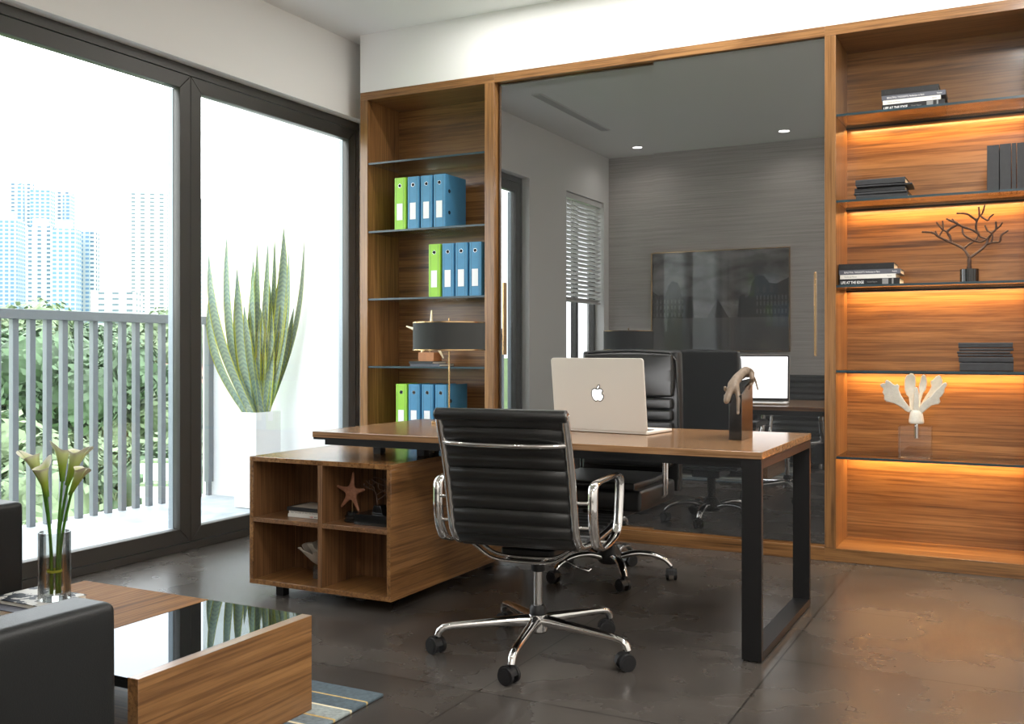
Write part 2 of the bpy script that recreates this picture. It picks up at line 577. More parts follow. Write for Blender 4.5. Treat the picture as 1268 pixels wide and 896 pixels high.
def photo_sky_mat():
    m = bpy.data.materials.new('photo_print')
    m.use_nodes = True
    nt = m.node_tree
    b = nt.nodes['Principled BSDF']
    tc = nt.nodes.new('ShaderNodeTexCoord')
    mp = nt.nodes.new('ShaderNodeMapping')
    mp.inputs['Scale'].default_value = (1.6, 1, 4.2)
    mp.inputs['Rotation'].default_value = (0, R(18), 0)
    nt.links.new(tc.outputs['Object'], mp.inputs['Vector'])
    n = nt.nodes.new('ShaderNodeTexNoise')
    n.inputs['Scale'].default_value = 1.5
    n.inputs['Detail'].default_value = 7
    n.inputs['Distortion'].default_value = 0.5
    nt.links.new(mp.outputs[0], n.inputs['Vector'])
    r = nt.nodes.new('ShaderNodeValToRGB')
    r.color_ramp.elements[0].position = 0.35; r.color_ramp.elements[0].color = (0.16, 0.16, 0.16, 1)
    r.color_ramp.elements[1].position = 0.66; r.color_ramp.elements[1].color = (0.9, 0.9, 0.9, 1)
    nt.links.new(n.outputs['Fac'], r.inputs[0])
    nt.links.new(r.outputs[0], b.inputs['Base Color'])
    b.inputs['Roughness'].default_value = 0.6
    MATS['photo_sky'] = m
    pm('photo_ground', (0.3, 0.3, 0.3), 0.6, var=0.25, vs=3)
    pm('photo_dark', (0.09, 0.09, 0.09), 0.6, bump=0.01)
    pm('photo_mid', (0.4, 0.4, 0.4), 0.6, bump=0.01)


photo_sky_mat()


# ------------------------------------------------------------------ mesh helpers
class MB:
    def __init__(s):
        s.v = []; s.f = []; s.uv = []; s.mi = []
        s.cur = 0

    def add(s, vs, fs, uvs=None):
        n = len(s.v)
        s.v += [tuple(v) for v in vs]
        for i, f in enumerate(fs):
            s.f.append([n + k for k in f])
            s.mi.append(s.cur)
            s.uv.append([uvs[k] for k in f] if uvs else [(0, 0)] * len(f))
        return s

    def box(s, x0, x1, y0, y1, z0, z1):
        v = [(x, y, z) for z in (z0, z1) for y in (y0, y1) for x in (x0, x1)]
        return s.add(v, [(0, 2, 3, 1), (4, 5, 7, 6), (0, 1, 5, 4), (2, 6, 7, 3), (0, 4, 6, 2), (1, 3, 7, 5)])

    def prism(s, pts, axis, a, b):
        """polygon pts extruded along axis from a to b; pts are (u,v) on the other two axes in xyz order"""
        def P(u, v, t):
            return {'x': (t, u, v), 'y': (u, t, v), 'z': (u, v, t)}[axis]
        n = len(pts)
        v = [P(u, w_, a) for u, w_ in pts] + [P(u, w_, b) for u, w_ in pts]
        fs = [list(range(n)), list(range(2 * n - 1, n - 1, -1))]
        fs += [(i, i + n, (i + 1) % n + n, (i + 1) % n) for i in range(n)]
        return s.add(v, fs)

    def cyl(s, p0, p1, r0, r1=None, n=20, caps=True):
        r1 = r0 if r1 is None else r1
        p0, p1 = Vector(p0), Vector(p1)
        d = (p1 - p0).normalized()
        a = d.orthogonal().normalized()
        b = d.cross(a)
        vs = []
        for p, r in ((p0, r0), (p1, r1)):
            for i in range(n):
                t = 2 * PI * i / n
                vs.append(p + a * (r * math.cos(t)) + b * (r * math.sin(t)))
        fs = [(i, (i + 1) % n, (i + 1) % n + n, i + n) for i in range(n)]
        if caps: fs += [list(range(n - 1, -1, -1)), list(range(n, 2 * n))]
        return s.add(vs, fs)

    def lathe(s, prof, c=(0, 0, 0), n=32, caps=True):
        vs = []
        for r, z in prof:
            for i in range(n):
                t = 2 * PI * i / n
                vs.append((c[0] + r * math.cos(t), c[1] + r * math.sin(t), c[2] + z))
        fs = []
        for k in range(len(prof) - 1):
            for i in range(n):
                j = (i + 1) % n
                fs.append((k * n + i, k * n + j, (k + 1) * n + j, (k + 1) * n + i))
        if caps:
            fs.append(list(range(n - 1, -1, -1)))
            m = (len(prof) - 1) * n
            fs.append(list(range(m, m + n)))
        return s.add(vs, fs)

    def tube(s, pts, rx, ry=None, n=10, closed=False, up=(0, 0, 1), square=False):
        """sweep an ellipse (or a soft rectangle) along pts; rx across, ry along up"""
        pts = [Vector(p) for p in pts]
        N = len(pts)
        up = Vector(up)
        vs = []
        for i, p in enumerate(pts):
            if closed: t = pts[(i + 1) % N] - pts[i - 1]
            else: t = pts[min(i + 1, N - 1)] - pts[max(i - 1, 0)]
            t.normalize()
            a = t.cross(up)
            if a.length < 1e-3: a = t.orthogonal()
            a.normalize()
            b = a.cross(t).normalized()
            rr = rx[i] if isinstance(rx, (list, tuple)) else rx
            r2 = rr if ry is None else (ry[i] if isinstance(ry, (list, tuple)) else ry)
            for k in range(n):
                th = 2 * PI * k / n
                ca, sa = math.cos(th), math.sin(th)
                if square:
                    q = max(abs(ca), abs(sa)); q = 1 / q ** 0.75
                    ca *= q; sa *= q
                vs.append(p + a * (rr * ca) + b * (r2 * sa))
        fs = []
        M = N if closed else N - 1
        for i in range(M):
            for k in range(n):
                k2 = (k + 1) % n
                i2 = (i + 1) % N
                fs.append((i * n + k, i * n + k2, i2 * n + k2, i2 * n + k))
        if not closed:
            fs.append(list(range(n - 1, -1, -1)))
            fs.append(list(range((N - 1) * n, N * n)))
        return s.add(vs, fs)

    def ball(s, c, rx, ry=None, rz=None, n=16, m=10):
        ry = rx if ry is None else ry
        rz = rx if rz is None else rz
        prof = [(math.sin(PI * k / m), -math.cos(PI * k / m)) for k in range(m + 1)]
        vs = []
        for r, z in prof:
            for i in range(n):
                t = 2 * PI * i / n
                vs.append((c[0] + rx * r * math.cos(t), c[1] + ry * r * math.sin(t), c[2] + rz * z))
        fs = [(k * n + i, k * n + (i + 1) % n, (k + 1) * n + (i + 1) % n, (k + 1) * n + i) for k in range(m) for i in range(n)]
        return s.add(vs, fs)

    def build(s, name, mat, parent=None, smooth=False, bevel=0.0, seg=2, sub=0, loc=None, rot=None, auto=None):
        me = bpy.data.meshes.new(name)
        me.from_pydata(s.v, [], s.f)
        bm = bmesh.new()
        bm.from_mesh(me)
        lay = bm.loops.layers.uv.new('UVMap')
        bm.faces.ensure_lookup_table()
        for i, f in enumerate(bm.faces):
            for lp, uv in zip(f.loops, s.uv[i]): lp[lay].uv = uv
            f.material_index = s.mi[i]
            f.smooth = bool(smooth)
        bmesh.ops.remove_doubles(bm, verts=bm.verts, dist=1e-6)
        bmesh.ops.recalc_face_normals(bm, faces=bm.faces)
        bm.to_mesh(me)
        bm.free()
        for mm in (mat if isinstance(mat, (list, tuple)) else [mat]):
            me.materials.append(MATS[mm])
        o = bpy.data.objects.new(name, me)
        C.objects.link(o)
        if parent is not None: o.parent = parent
        if loc: o.location = loc
        if rot: o.rotation_euler = rot
        if bevel:
            b = o.modifiers.new('bevel', 'BEVEL')
            b.width = bevel; b.segments = seg; b.limit_method = 'ANGLE'; b.angle_limit = R(38)
            b.harden_normals = False
            for p in me.polygons: p.use_smooth = True
            if not smooth:
                me.set_sharp_from_angle(angle=R(50))
        elif smooth:
            me.set_sharp_from_angle(angle=R(auto or 45))
        if sub:
            q = o.modifiers.new('sub', 'SUBSURF'); q.levels = sub; q.render_levels = sub
        return o


def skin(name, verts, edges, radii, mat, parent=None, sub=2, root=0, loc=None):
    me = bpy.data.meshes.new(name)
    me.from_pydata([tuple(v) for v in verts], edges, [])
    o = bpy.data.objects.new(name, me)
    C.objects.link(o)
    if parent is not None: o.parent = parent
    if loc: o.location = loc
    me.materials.append(MATS[mat])
    s_ = o.modifiers.new('skin', 'SKIN')
    s_.use_smooth_shade = True
    for i, r in enumerate(radii):
        d = me.skin_vertices[0].data[i]
        d.radius = (r, r) if not isinstance(r, (tuple, list)) else r
        d.use_root = (i == root)
    q = o.modifiers.new('sub', 'SUBSURF'); q.levels = sub; q.render_levels = sub
    dg = bpy.context.evaluated_depsgraph_get()
    ev = o.evaluated_get(dg)
    me2 = bpy.data.meshes.new_from_object(ev)
    o.modifiers.clear()
    o.data = me2
    for p in me2.polygons: p.use_smooth = True
    if not me2.materials: me2.materials.append(MATS[mat])
    return o


def empty(name, loc, rz=0.0):
    o = bpy.data.objects.new(name, None)
    C.objects.link(o)
    o.location = loc
    o.rotation_euler = (0, 0, rz)
    o.empty_display_size = 0.1
    return o


def tag(o, label=None, cat=None, group=None, kind=None):
    if label: o['label'] = label
    if cat: o['category'] = cat
    if group: o['group'] = group
    if kind: o['kind'] = kind
    return o


def thing(name, label, cat, loc, rz=0.0, group=None):
    return tag(empty(name, loc, rz), label, cat, group)


def struct(o):
    o['kind'] = 'structure'
    return o


def copy_tree(o, parent=None):
    c = o.copy()
    C.objects.link(c)
    c.parent = parent
    for ch in list(o.children): copy_tree(ch, c)
    return c


def text(name, body, size, mat, parent, loc, rot, width=None, font_bold=False):
    cu = bpy.data.curves.new(name, 'FONT')
    cu.body = body
    cu.size = size
    cu.extrude = 0.0002
    if font_bold: cu.offset = size * 0.02
    o = bpy.data.objects.new(name, cu)
    C.objects.link(o)
    dg = bpy.context.evaluated_depsgraph_get()
    me = bpy.data.meshes.new_from_object(o.evaluated_get(dg))
    bpy.data.objects.remove(o)
    xs = [v.co.x for v in me.vertices]
    if width and xs:
        k = width / (max(xs) - min(xs))
        for v in me.vertices: v.co.x *= k
    me.materials.clear()
    me.materials.append(MATS[mat])
    o = bpy.data.objects.new(name, me)
    C.objects.link(o)
    o.parent = parent
    o.location = loc
    o.rotation_euler = rot
    return o


FW = Vector((-math.sin(YAW), math.cos(YAW), 0))
RT = Vector((math.cos(YAW), math.sin(YAW), 0))


def bearing(px, d, z=0.0):
    """a place out in the city at a bearing and distance from the room"""
    p = CAM + FW * d + RT * ((px - 634) / FPX * d)
    return Vector((p.x, p.y, z))


# ================================================================== ROOM SHELL
XR, YB, YF = 5.8, 0.42, -6.8     # right wall, back wall face, alcove rear
struct(MB().box(-0.2, XR, YF, YB, -0.12, 0.0).build('floor', 'floor'))
struct(MB().box(-0.2, XR + 0.1, YF - 0.1, YB + 0.1, CEIL, CEIL + 0.15).build('ceiling', 'ceiling_white'))
mb = MB()
mb.box(-0.2, 0, -4.81, -4.52, 0, CEIL)
mb.box(-0.2, 0, -4.52, -3.53, 0, 0.9).box(-0.2, 0, -4.52, -3.53, 2.70, CEIL)
mb.box(-0.2, 0, -3.53, -2.70, 0, CEIL)
mb.box(-0.2, 0, -2.70, 0.27, 2.693, CEIL)
mb.box(-0.2, 0, 0.27, YB, 0, CEIL)
struct(mb.build('wall_left', 'wall_white'))
struct(MB().box(-0.2, XR, YB, YB + 0.1, 0, CEIL).build('wall_back', 'wall_white'))
struct(MB().box(0.126, 4.14, 0.0, YB, 2.821, CEIL).build('wall_soffit', 'soffit_white'))
struct(MB().box(XR, XR + 0.1, YF, YB, 0, CEIL).build('wall_right', 'wall_white'))
struct(MB().box(0, 2.85, -4.81, -4.66, 0, CEIL).build('wall_rear', 'grasscloth'))
struct(MB().box(2.75, 2.85, YF, -4.81, 0, CEIL).build('wall_alcove_left', 'wall_white'))
struct(MB().box(2.75, XR, YF - 0.1, YF, 0, CEIL).build('wall_alcove_rear', 'wall_white'))
struct(MB().box(4.14, XR, 0.0, YB, 0, CEIL).build('wall_back_right', 'wall_white'))

# ---- big glazed door in the left wall
win = struct(empty('window_1', (-0.075, 0, 0)))
Y0, Y1, ZT = -2.70, 0.267, 2.686
mb = MB()
T = -0.075
mb.box(T, 0, Y0, Y1, 2.642, ZT + 0.007).box(T, 0, Y0, Y1, 0.0, 0.041).box(T, 0, Y0, Y0 + 0.035, 0.041, 2.642).box(T, 0, 0.231, Y1, 0.041, 2.642)
mb.build('window_frame', 'frame_bronze', win, bevel=0.002, seg=1)


def sash(y0, y1, parent):
    z0, z1, wd, g = 0.045, 2.638, 0.078, 0.0016
    x0, x1 = T + 0.015, -0.003
    a0, a1, b0, b1 = y0 + g, y1 - g, z0, z1
    s_ = MB()
    def pc(p): s_.prism(p, 'x', x0, x1)
    pc([(a0 + g, b0), (a1 - g, b0), (a1 - wd - g, b0 + wd), (a0 + wd + g, b0 + wd)])
    pc([(a0 + g, b1), (a1 - g, b1), (a1 - wd - g, b1 - wd), (a0 + wd + g, b1 - wd)])
    pc([(a0, b0 + g), (a0 + wd, b0 + wd + g), (a0 + wd, b1 - wd - g), (a0, b1 - g)])
    pc([(a1, b0 + g), (a1 - wd, b0 + wd + g), (a1 - wd, b1 - wd - g), (a1, b1 - g)])
    o = s_.build('sash', 'frame_bronze', parent, bevel=0.0012, seg=1)
    e = MB()
    e.box(x0 - 0.03, x0 + 0.004, a0 + wd - 0.01, a0 + wd + 0.001, b0 + wd, b1 - wd)
    e.box(x0 - 0.03, x0 + 0.004, a1 - wd - 0.001, a1 - wd + 0.01, b0 + wd, b1 - wd)
    e.build('glazing_bead', 'frame_edge', o)
    MB().box(x0 + 0.02, x0 + 0.026, a0 + wd - 0.005, a1 - wd + 0.005, b0 + wd - 0.005, b1 - wd + 0.005).build('glass_pane', 'window_glass', o)
    # dark core closes the joints between the profiles
    k = MB()
    k.box(x0 + 0.01, x1 - 0.012, a0 + 0.004, a0 + wd - 0.006, b0 + 0.004, b1 - 0.004).box(x0 + 0.01, x1 - 0.012, a1 - wd + 0.006, a1 - 0.004, b0 + 0.004, b1 - 0.004)
    k.box(x0 + 0.01, x1 - 0.012, a0 + wd, a1 - wd, b0 + 0.004, b0 + wd - 0.006).box(x0 + 0.01, x1 - 0.012, a0 + wd, a1 - wd, b1 - wd + 0.006, b1 - 0.004)
    k.build('frame_core', 'gap_black', o)
    return o


sash(-2.663, -1.3115, win)
sash(-1.3115, 0.2295, win)

# ---- second window with a venetian blind (seen in the smoked glass)
w2 = struct(empty('window_2', (-0.1, -4.025, 0.9)))
mb = MB()
for a, b, c, d in ((-0.495, 0.495, 0, 0.05), (-0.495, 0.495, 1.75, 1.80), (-0.495, -0.445, 0.05, 1.75), (0.445, 0.495, 0.05, 1.75), (-0.03, 0.03, 0.05, 1.75)):
    mb.box(-0.06, 0, a, b, c, d)
mb.build('window_frame', 'frame_bronze', w2, bevel=0.002, seg=1)
MB().box(-0.035, -0.03, -0.445, 0.445, 0.05, 1.75).build('glass_pane', 'window_glass', w2)
bl = thing('venetian_blind', 'white venetian blind half lowered in the small side window', 'blind', (-0.045, -4.025, 1.60))
mb = MB().box(-0.02, 0.03, -0.47, 0.47, 1.04, 1.095)
mb.build('head_rail', 'blind_white', bl, bevel=0.003)
mb = MB()
for i in range(23):
    z = 0.03 + i * 0.0445
    mb.add([(-0.022, -0.465, z - 0.012), (0.022, -0.465, z + 0.012), (0.022, 0.465, z + 0.012), (-0.022, 0.465, z - 0.012),
            (-0.022, -0.465, z - 0.009), (0.022, -0.465, z + 0.015), (0.022, 0.465, z + 0.015), (-0.022, 0.465, z - 0.009)],
           [(0, 1, 2, 3), (4, 7, 6, 5), (0, 4, 5, 1), (2, 6, 7, 3), (1, 5, 6, 2), (0, 3, 7, 4)])
mb.build('slats', 'blind_white', bl)
MB().box(-0.02, 0.02, -0.465, 0.465, 0, 0.018).build('bottom_rail', 'blind_white', bl, bevel=0.003)
for y in (-0.3, 0.3):
    MB().cyl((0.024, y, 0.01), (0.024, y, 1.05), 0.0015, n=6).build('cord', 'blind_white', bl)

# ---- ceiling fittings and added fill lights
vt = thing('ceiling_air_vent', 'long slotted air conditioning grille set in the ceiling', 'vent', (0.5, -2.57, CEIL))
MB().box(-0.045, 0.045, -0.76, 0.76, -0.006, 0).build('frame', 'blind_white', vt, bevel=0.001)
mb = MB()
for i in range(5): mb.box(-0.034 + i * 0.015, -0.028 + i * 0.015, -0.75, 0.75, -0.009, -0.0062)
mb.build('louvre', 'vent_grey', vt)


def downlight(x, y, label, power, r=0.05):
    t = thing('ceiling_downlight', label, 'ceiling light', (x, y, CEIL), group='small round ceiling downlights')
    MB().lathe([(r + 0.012, -0.005), (r + 0.012, 0), (r, 0), (r, -0.005)], n=28, caps=False).build('trim_ring', 'blind_white', t)
    MB().lathe([(r, -0.003), (r, -0.0015)], n=28).build('lens', 'down_light', t)
    area('lamp', (0, 0, -0.012), (0, 0, 0), r * 2, r * 2, power, (1, 0.97, 0.93), t, 'DISK', R(150))
    return t


downlight(0.493, -4.22, 'round downlight in the ceiling near the window corner of the rear wall', LP_DOWN)
downlight(2.006, -4.19, 'round downlight in the ceiling above the right end of the framed picture', LP_DOWN)
t = thing('added_soffit_wash', 'added unseen strip light brightening the soffit above the cabinet wall', 'ceiling light', (2.5, -0.40, CEIL))  # strip light added out of view to whiten the soffit
MB().box(-1.55, 1.55, -0.04, -0.034, -0.006, 0).box(-1.55, 1.55, 0.034, 0.04, -0.006, 0).box(-1.55, -1.544, -0.034, 0.034, -0.006, 0).box(1.544, 1.55, -0.034, 0.034, -0.006, 0).build('frame', 'blind_white', t)
MB().box(-1.543, 1.543, -0.033, 0.033, -0.004, -0.001).build('diffuser', 'fill_glow', t)
area('lamp', (0, 0, -0.012), (0, 0, 0), 3.06, 0.05, LP_WASH, (1, 0.98, 0.95), t)
for x, y, s_ in ((4.3, -1.6, 'in front of the lit bookcase'), (4.3, -3.4, 'midway along the right wall'), (4.4, -5.9, 'over the alcove')):  # panels added out of view to fill the room with light
    t = thing('added_fill_panel', 'added unseen square fill light panel ' + s_, 'ceiling light', (x, y, CEIL))
    mb = MB()
    for a in ((-0.31, 0.31, -0.31, -0.3), (-0.31, 0.31, 0.3, 0.31), (-0.31, -0.3, -0.3, 0.3), (0.3, 0.31, -0.3, 0.3)): mb.box(*a, -0.012, 0)
    mb.build('frame', 'blind_white', t)
    MB().box(-0.3, 0.3, -0.3, 0.3, -0.006, -0.001).build('diffuser', 'fill_glow', t)
    area('lamp', (0, 0, -0.02), (0, 0, 0), 0.58, 0.58, LP_FILL, (1, 0.96, 0.91), t)

# ================================================================== WALL UNITS
ZB, ZTC = 0.071, 2.768       # inner bottom, inner top
SH = [2.345, 1.893, 1.447, 1.0, 0.546]
DEP = 0.375


def bookcase(name, label, x0, xi0, xi1, x1, lit):
    t = thing(name, label, 'bookcase', (x0, 0, 0))
    X = lambda x: x - x0
    MB().box(0, X(xi0), 0, DEP + 0.02, ZB, ZTC).build('side_panel', 'wood_z', t, bevel=0.0015)
    MB().box(X(xi1), X(x1), 0, DEP + 0.02, ZB, ZTC).build('side_panel', 'wood_z', t, bevel=0.0015)
    MB().box(0, X(x1), 0, DEP + 0.02, ZTC, 2.821).build('top_panel', 'wood_x', t, bevel=0.0015)
    MB().box(0, X(x1), 0, DEP + 0.02, 0, ZB).build('base_panel', 'wood_x', t, bevel=0.0015)
    MB().box(X(xi0), X(xi1), DEP, DEP + 0.02, ZB, ZTC).build('back_panel', 'wood_x', t)
    for z in SH:
        s_ = MB().box(X(xi0) + 0.001, X(xi1) - 0.001, 0.012, DEP - 0.006, z - 0.005, z + 0.006).build('glass_shelf', 'shelf_glass', t)
        MB().box(X(xi0) + 0.001, X(xi1) - 0.001, 0.008, 0.012, z - 0.006, z + 0.006).build('polished_edge', 'edge_teal', s_)
        if lit:
            b = MB().box(X(xi0) + 0.004, X(xi1) - 0.004, DEP - 0.056, DEP - 0.032, z - 0.009, z - 0.006).box(X(xi0) + 0.004, X(xi1) - 0.004, DEP - 0.060, DEP - 0.057, z - 0.017, z - 0.006).build('led_profile', 'black_metal', t)
            MB().box(X(xi0) + 0.006, X(xi1) - 0.006, DEP - 0.050, DEP - 0.038, z - 0.0105, z - 0.009).build('led_strip', 'led', b)
            area('lamp', (X((xi0 + xi1) / 2), DEP - 0.044, z - 0.0125), (R(0), 0, 0), xi1 - xi0 - 0.03, 0.012, LP_LED, (1, 0.58, 0.22), t)
    return t


bookcase('bookcase', 'tall walnut bookcase at the window end, glass shelves with blue and green binders', 0.126, 0.185, 1.071, 1.139, False)
bookcase('bookcase', 'tall walnut bookcase at the right, glass shelves lit orange by led strips', 3.120, 3.177, 4.08, 4.14, True)
t = thing('sliding_door_cabinet', 'walnut wall cabinet with two smoked glass sliding doors between the bookcases', 'cabinet', (1.139, 0, 0))
W = 3.120 - 1.139
MB().box(0, W, 0, DEP + 0.02, ZTC, 2.821).build('top_panel', 'wood_x', t, bevel=0.0015)
MB().box(0, W, 0, DEP + 0.02, 0, ZB).build('base_panel', 'wood_x', t, bevel=0.0015)
MB().box(0, W, DEP, DEP + 0.02, ZB, ZTC).build('back_panel', 'wood_x', t)
MB().box(0, W, 0.012, 0.09, ZB, ZB + 0.012).build('bottom_track', 'wood_x', t)
d1 = MB().box(0.012, 1.06, 0.048, 0.056, ZB + 0.014, ZTC - 0.006).build('sliding_door', 'smoked_glass', t)
d2 = MB().box(2.167 - 1.139, W - 0.003, 0.020, 0.028, ZB + 0.014, ZTC - 0.002).build('sliding_door', 'smoked_glass', t)
MB().box(0.042, 0.052, 0.026, 0.0475, 1.083, 1.53).build('door_handle', 'gold', d1, bevel=0.001)
MB().box(3.066 - 1.139, 3.076 - 1.139, 0.0, 0.0195, 1.08, 1.525).build('door_handle', 'gold', d2, bevel=0.001)


def rel(mb, root):
    """mesh given in room coordinates -> the frame of its (unrotated) thing"""
    l = root.location
    mb.v = [(v[0] - l.x, v[1] - l.y, v[2] - l.z) for v in mb.v]
    return mb


# ================================================================== BALCONY
struct(MB().box(-1.62, -0.2, -5.2, 0.35, -0.12, -0.005).build('floor_balcony', 'pale_stone'))
struct(MB().box(-1.62, -0.2, 0.35, 0.55, -0.12, 3.4).build('wall_balcony_side', 'planter_white'))
t = thing('balcony_railing', 'grey balcony railing with flat top rail and square upright bars', 'railing', (-1.53, -1.4, -0.005))
rel(MB().box(-1.565, -1.495, -5.1, 0.345, 1.306, 1.368), t).build('top_rail', 'rail_grey', t, bevel=0.003)
y = 0.209
while y > -5.1:
    rel(MB().box(-1.55, -1.51, y - 0.021, y + 0.021, -0.005, 1.306), t).build('baluster', 'rail_grey', t, bevel=0.002, seg=1)
    y -= 0.1195
b = rel(MB().box(-1.555, -1.505, 0.295, 0.345, 0.1, 1.306), t).build('end_post', 'rail_grey', t, bevel=0.002)
rel(MB().box(-1.545, -1.515, 0.3, 0.335, -0.005, 0.1), t).build('post_foot', 'rail_grey', b, bevel=0.001)

# planter with a snake plant
PX0, PX1, PY0, PY1, PZ = -0.925, -0.725, -0.054, 0.205, 0.672
t = thing('planter', 'tall square white planter on the balcony behind the window', 'planter', ((PX0 + PX1) / 2, (PY0 + PY1) / 2, -0.005))
m = MB()
m.box(PX0, PX1, PY0, PY1, 0, 0.60).box(PX0, PX1, PY0, PY0 + 0.012, 0.60, PZ).box(PX0, PX1, PY1 - 0.012, PY1, 0.60, PZ).box(PX0, PX0 + 0.012, PY0 + 0.012, PY1 - 0.012, 0.60, PZ).box(PX1 - 0.012, PX1, PY0 + 0.012, PY1 - 0.012, 0.60, PZ)
rel(m, t).build('pot', 'planter_white', t)
rel(MB().box(PX0 + 0.012, PX1 - 0.012, PY0 + 0.012, PY1 - 0.012, 0.60, 0.64), t).build('soil', 'soil', t)
pl = thing('snake_plant', 'tall snake plant with yellow edged upright blades in the white planter', 'plant', (-0.825, 0.075, 0.635))


def blade(root, bx, by, tip, wd, bend, seed):
    """long tapering blade from its root to the tip"""
    b = Vector((bx, by, 0)); t_ = Vector(tip)
    m = MB()
    N = 14
    d = (t_ - b)
    side = Vector((0.75, 0.66, 0)).normalized()
    rot = (seed * 1.7) % 1.0 - 0.5
    side = Matrix.Rotation(rot, 3, 'Z') @ side
    nrm = side.cross(Vector((0, 0, 1)))
    vs = []; uvs = []
    for i in range(N + 1):
        s = i / N
        c = b + d * s + Vector((bend[0], bend[1], 0)) * math.sin(PI * s)
        w_ = wd * (0.62 + 0.8 * s - 1.42 * s ** 2.8) if s < 1 else 0.0
        w_ = max(w_, 0.0008)
        tw = Matrix.Rotation(0.5 * math.sin(seed + 2.2 * s), 3, 'Z')
        sd = tw @ side; nn = tw @ nrm
        for k, u in enumerate((-1, -0.5, 0, 0.5, 1)):
            vs.append(c + sd * (u * w_ / 2) + nn * (0.22 * w_ * (u * u)))
            uvs.append(((u + 1) / 2, s * d.length))
        for k, u in enumerate((1, 0, -1)):
            vs.append(c + sd * (u * w_ / 2 * 0.98) + nn * (0.22 * w_ * (u * u) - 0.003))
            uvs.append(((u + 1) / 2, s * d.length))
    fs = []
    for i in range(N):
        a = i * 8
        for k in range(8):
            k2 = (k + 1) % 8
            fs.append((a + k, a + k2, a + 8 + k2, a + 8 + k))
    m.add(vs, fs, uvs)
    return m.build('leaf', 'snake_leaf', root, smooth=True, auto=80)


# (tip x, tip z, width) read as the fan of blades seen from the room; depth varies
tips = [(-0.46, 0.90, .055), (-0.40, 1.17, .065), (-0.26, 1.31, .055), (-0.30, 0.80, .05), (-0.16, 1.06, .07), (-0.20, 0.92, .06), (-0.09, 1.13, .07),
        (-0.02, 1.02, .075), (-0.03, 1.25, .05), (0.04, 1.12, .07), (0.11, 1.26, .05), (0.07, 0.94, .07), (0.15, 1.05, .075), (0.24, 1.36, .085), (0.10, 1.30, .045),
        (0.20, 0.96, .07), (0.28, 1.18, .05), (0.36, 1.28, .035), (0.17, 0.80, .07), (-0.10, 0.80, .06), (0.25, 0.78, .055), (0.02, 0.78, .07)]
for i, (tx, tz, wd) in enumerate(tips):
    # the fan spreads along the balcony (y) and a little along x
    bx = 0.05 * math.sin(i * 2.4)
    by = max(-0.09, min(0.09, tx * 0.24 + 0.02 * math.sin(i * 3.1)))
    ex = 0.02 + tx * 0.66
    ey = tx * 0.50 + 0.05 * math.cos(i * 4.1)
    out = 0.075 + 0.05 * abs(tx)
    blade(pl, bx, by, (ex, min(ey, 0.2), tz), wd * 1.3, (out * tx * 1.8, out * tx * 1.2), i * 1.37)

# ================================================================== THE CITY BEYOND
GZ = -13.0


def tower(px, wpx, d, ztop, mat, label, steps=()):
    p = bearing(px + wpx / 2, d)
    wd = wpx / FPX * d
    t = thing('apartment_tower', label, 'tower block', (p.x, p.y, GZ - 30), YAW + R(8), group='high rise towers of the city')
    h = ztop - GZ + 30
    m = MB().box(-wd / 2, wd / 2, -wd * 0.3, wd * 0.5, 0, h)
    m.build('tower_body', mat, t)
    for a, b, c in steps:
        MB().box(a * wd, b * wd, -wd * 0.36, wd * 0.4, 0, h + c).build('tower_wing', 'facade_b', t)
    MB().box(-wd * 0.3, wd * 0.2, -wd * 0.1, wd * 0.3, h, h + 5).build('roof_plant', 'house_white', t)
    return t


def zt(py, d): return CAM.z + (433 - py) / FPX * d


tower(-14, 38, 640, zt(272, 640), 'facade_b', 'low bluish tower block at the left end of the group of towers')
tower(12, 30, 700, zt(226, 700), 'facade_a', 'white tower block at the far left with small windows', ((-0.1, 0.2, -2),))
tower(40, 24, 680, zt(236, 680), 'facade_b', 'tall blue banded tower in the middle of the left group')
tower(62, 26, 720, zt(238, 720), 'facade_a', 'tall white tower with two columns of windows, highest step of the left group', ((0.2, 0.55, -2),))
tower(36, 30, 600, zt(281, 600), 'facade_a', 'shorter white tower in front of the blue banded one')
tower(66, 30, 590, zt(284, 590), 'facade_b', 'shorter bluish tower with grid windows, right of centre in the left group')
tower(92, 27, 610, zt(286, 610), 'facade_a', 'shorter white tower at the right edge of the left group', ((-0.1, 0.3, -1),))
tower(166, 42, 620, zt(240, 620), 'facade_c', 'wide white tower with rows of small windows left of the window mullion')
tower(205, 42, 660, zt(244, 660), 'facade_a', 'white tower half hidden behind the window mullion')
tower(118, 52, 420, zt(362, 420), 'facade_c', 'low wide white block between the two tower groups')

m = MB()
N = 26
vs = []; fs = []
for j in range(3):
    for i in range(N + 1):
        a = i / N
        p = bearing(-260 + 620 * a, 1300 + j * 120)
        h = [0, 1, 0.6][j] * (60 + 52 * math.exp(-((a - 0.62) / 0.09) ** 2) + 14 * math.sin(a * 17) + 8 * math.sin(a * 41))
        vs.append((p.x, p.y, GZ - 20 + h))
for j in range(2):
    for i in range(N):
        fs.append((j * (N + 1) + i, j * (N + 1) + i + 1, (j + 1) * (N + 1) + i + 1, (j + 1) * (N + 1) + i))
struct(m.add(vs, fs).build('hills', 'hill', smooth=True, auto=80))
struct(MB().box(-2600, -9, -1500, 2600, GZ - 1, GZ).build('ground', 'ground'))


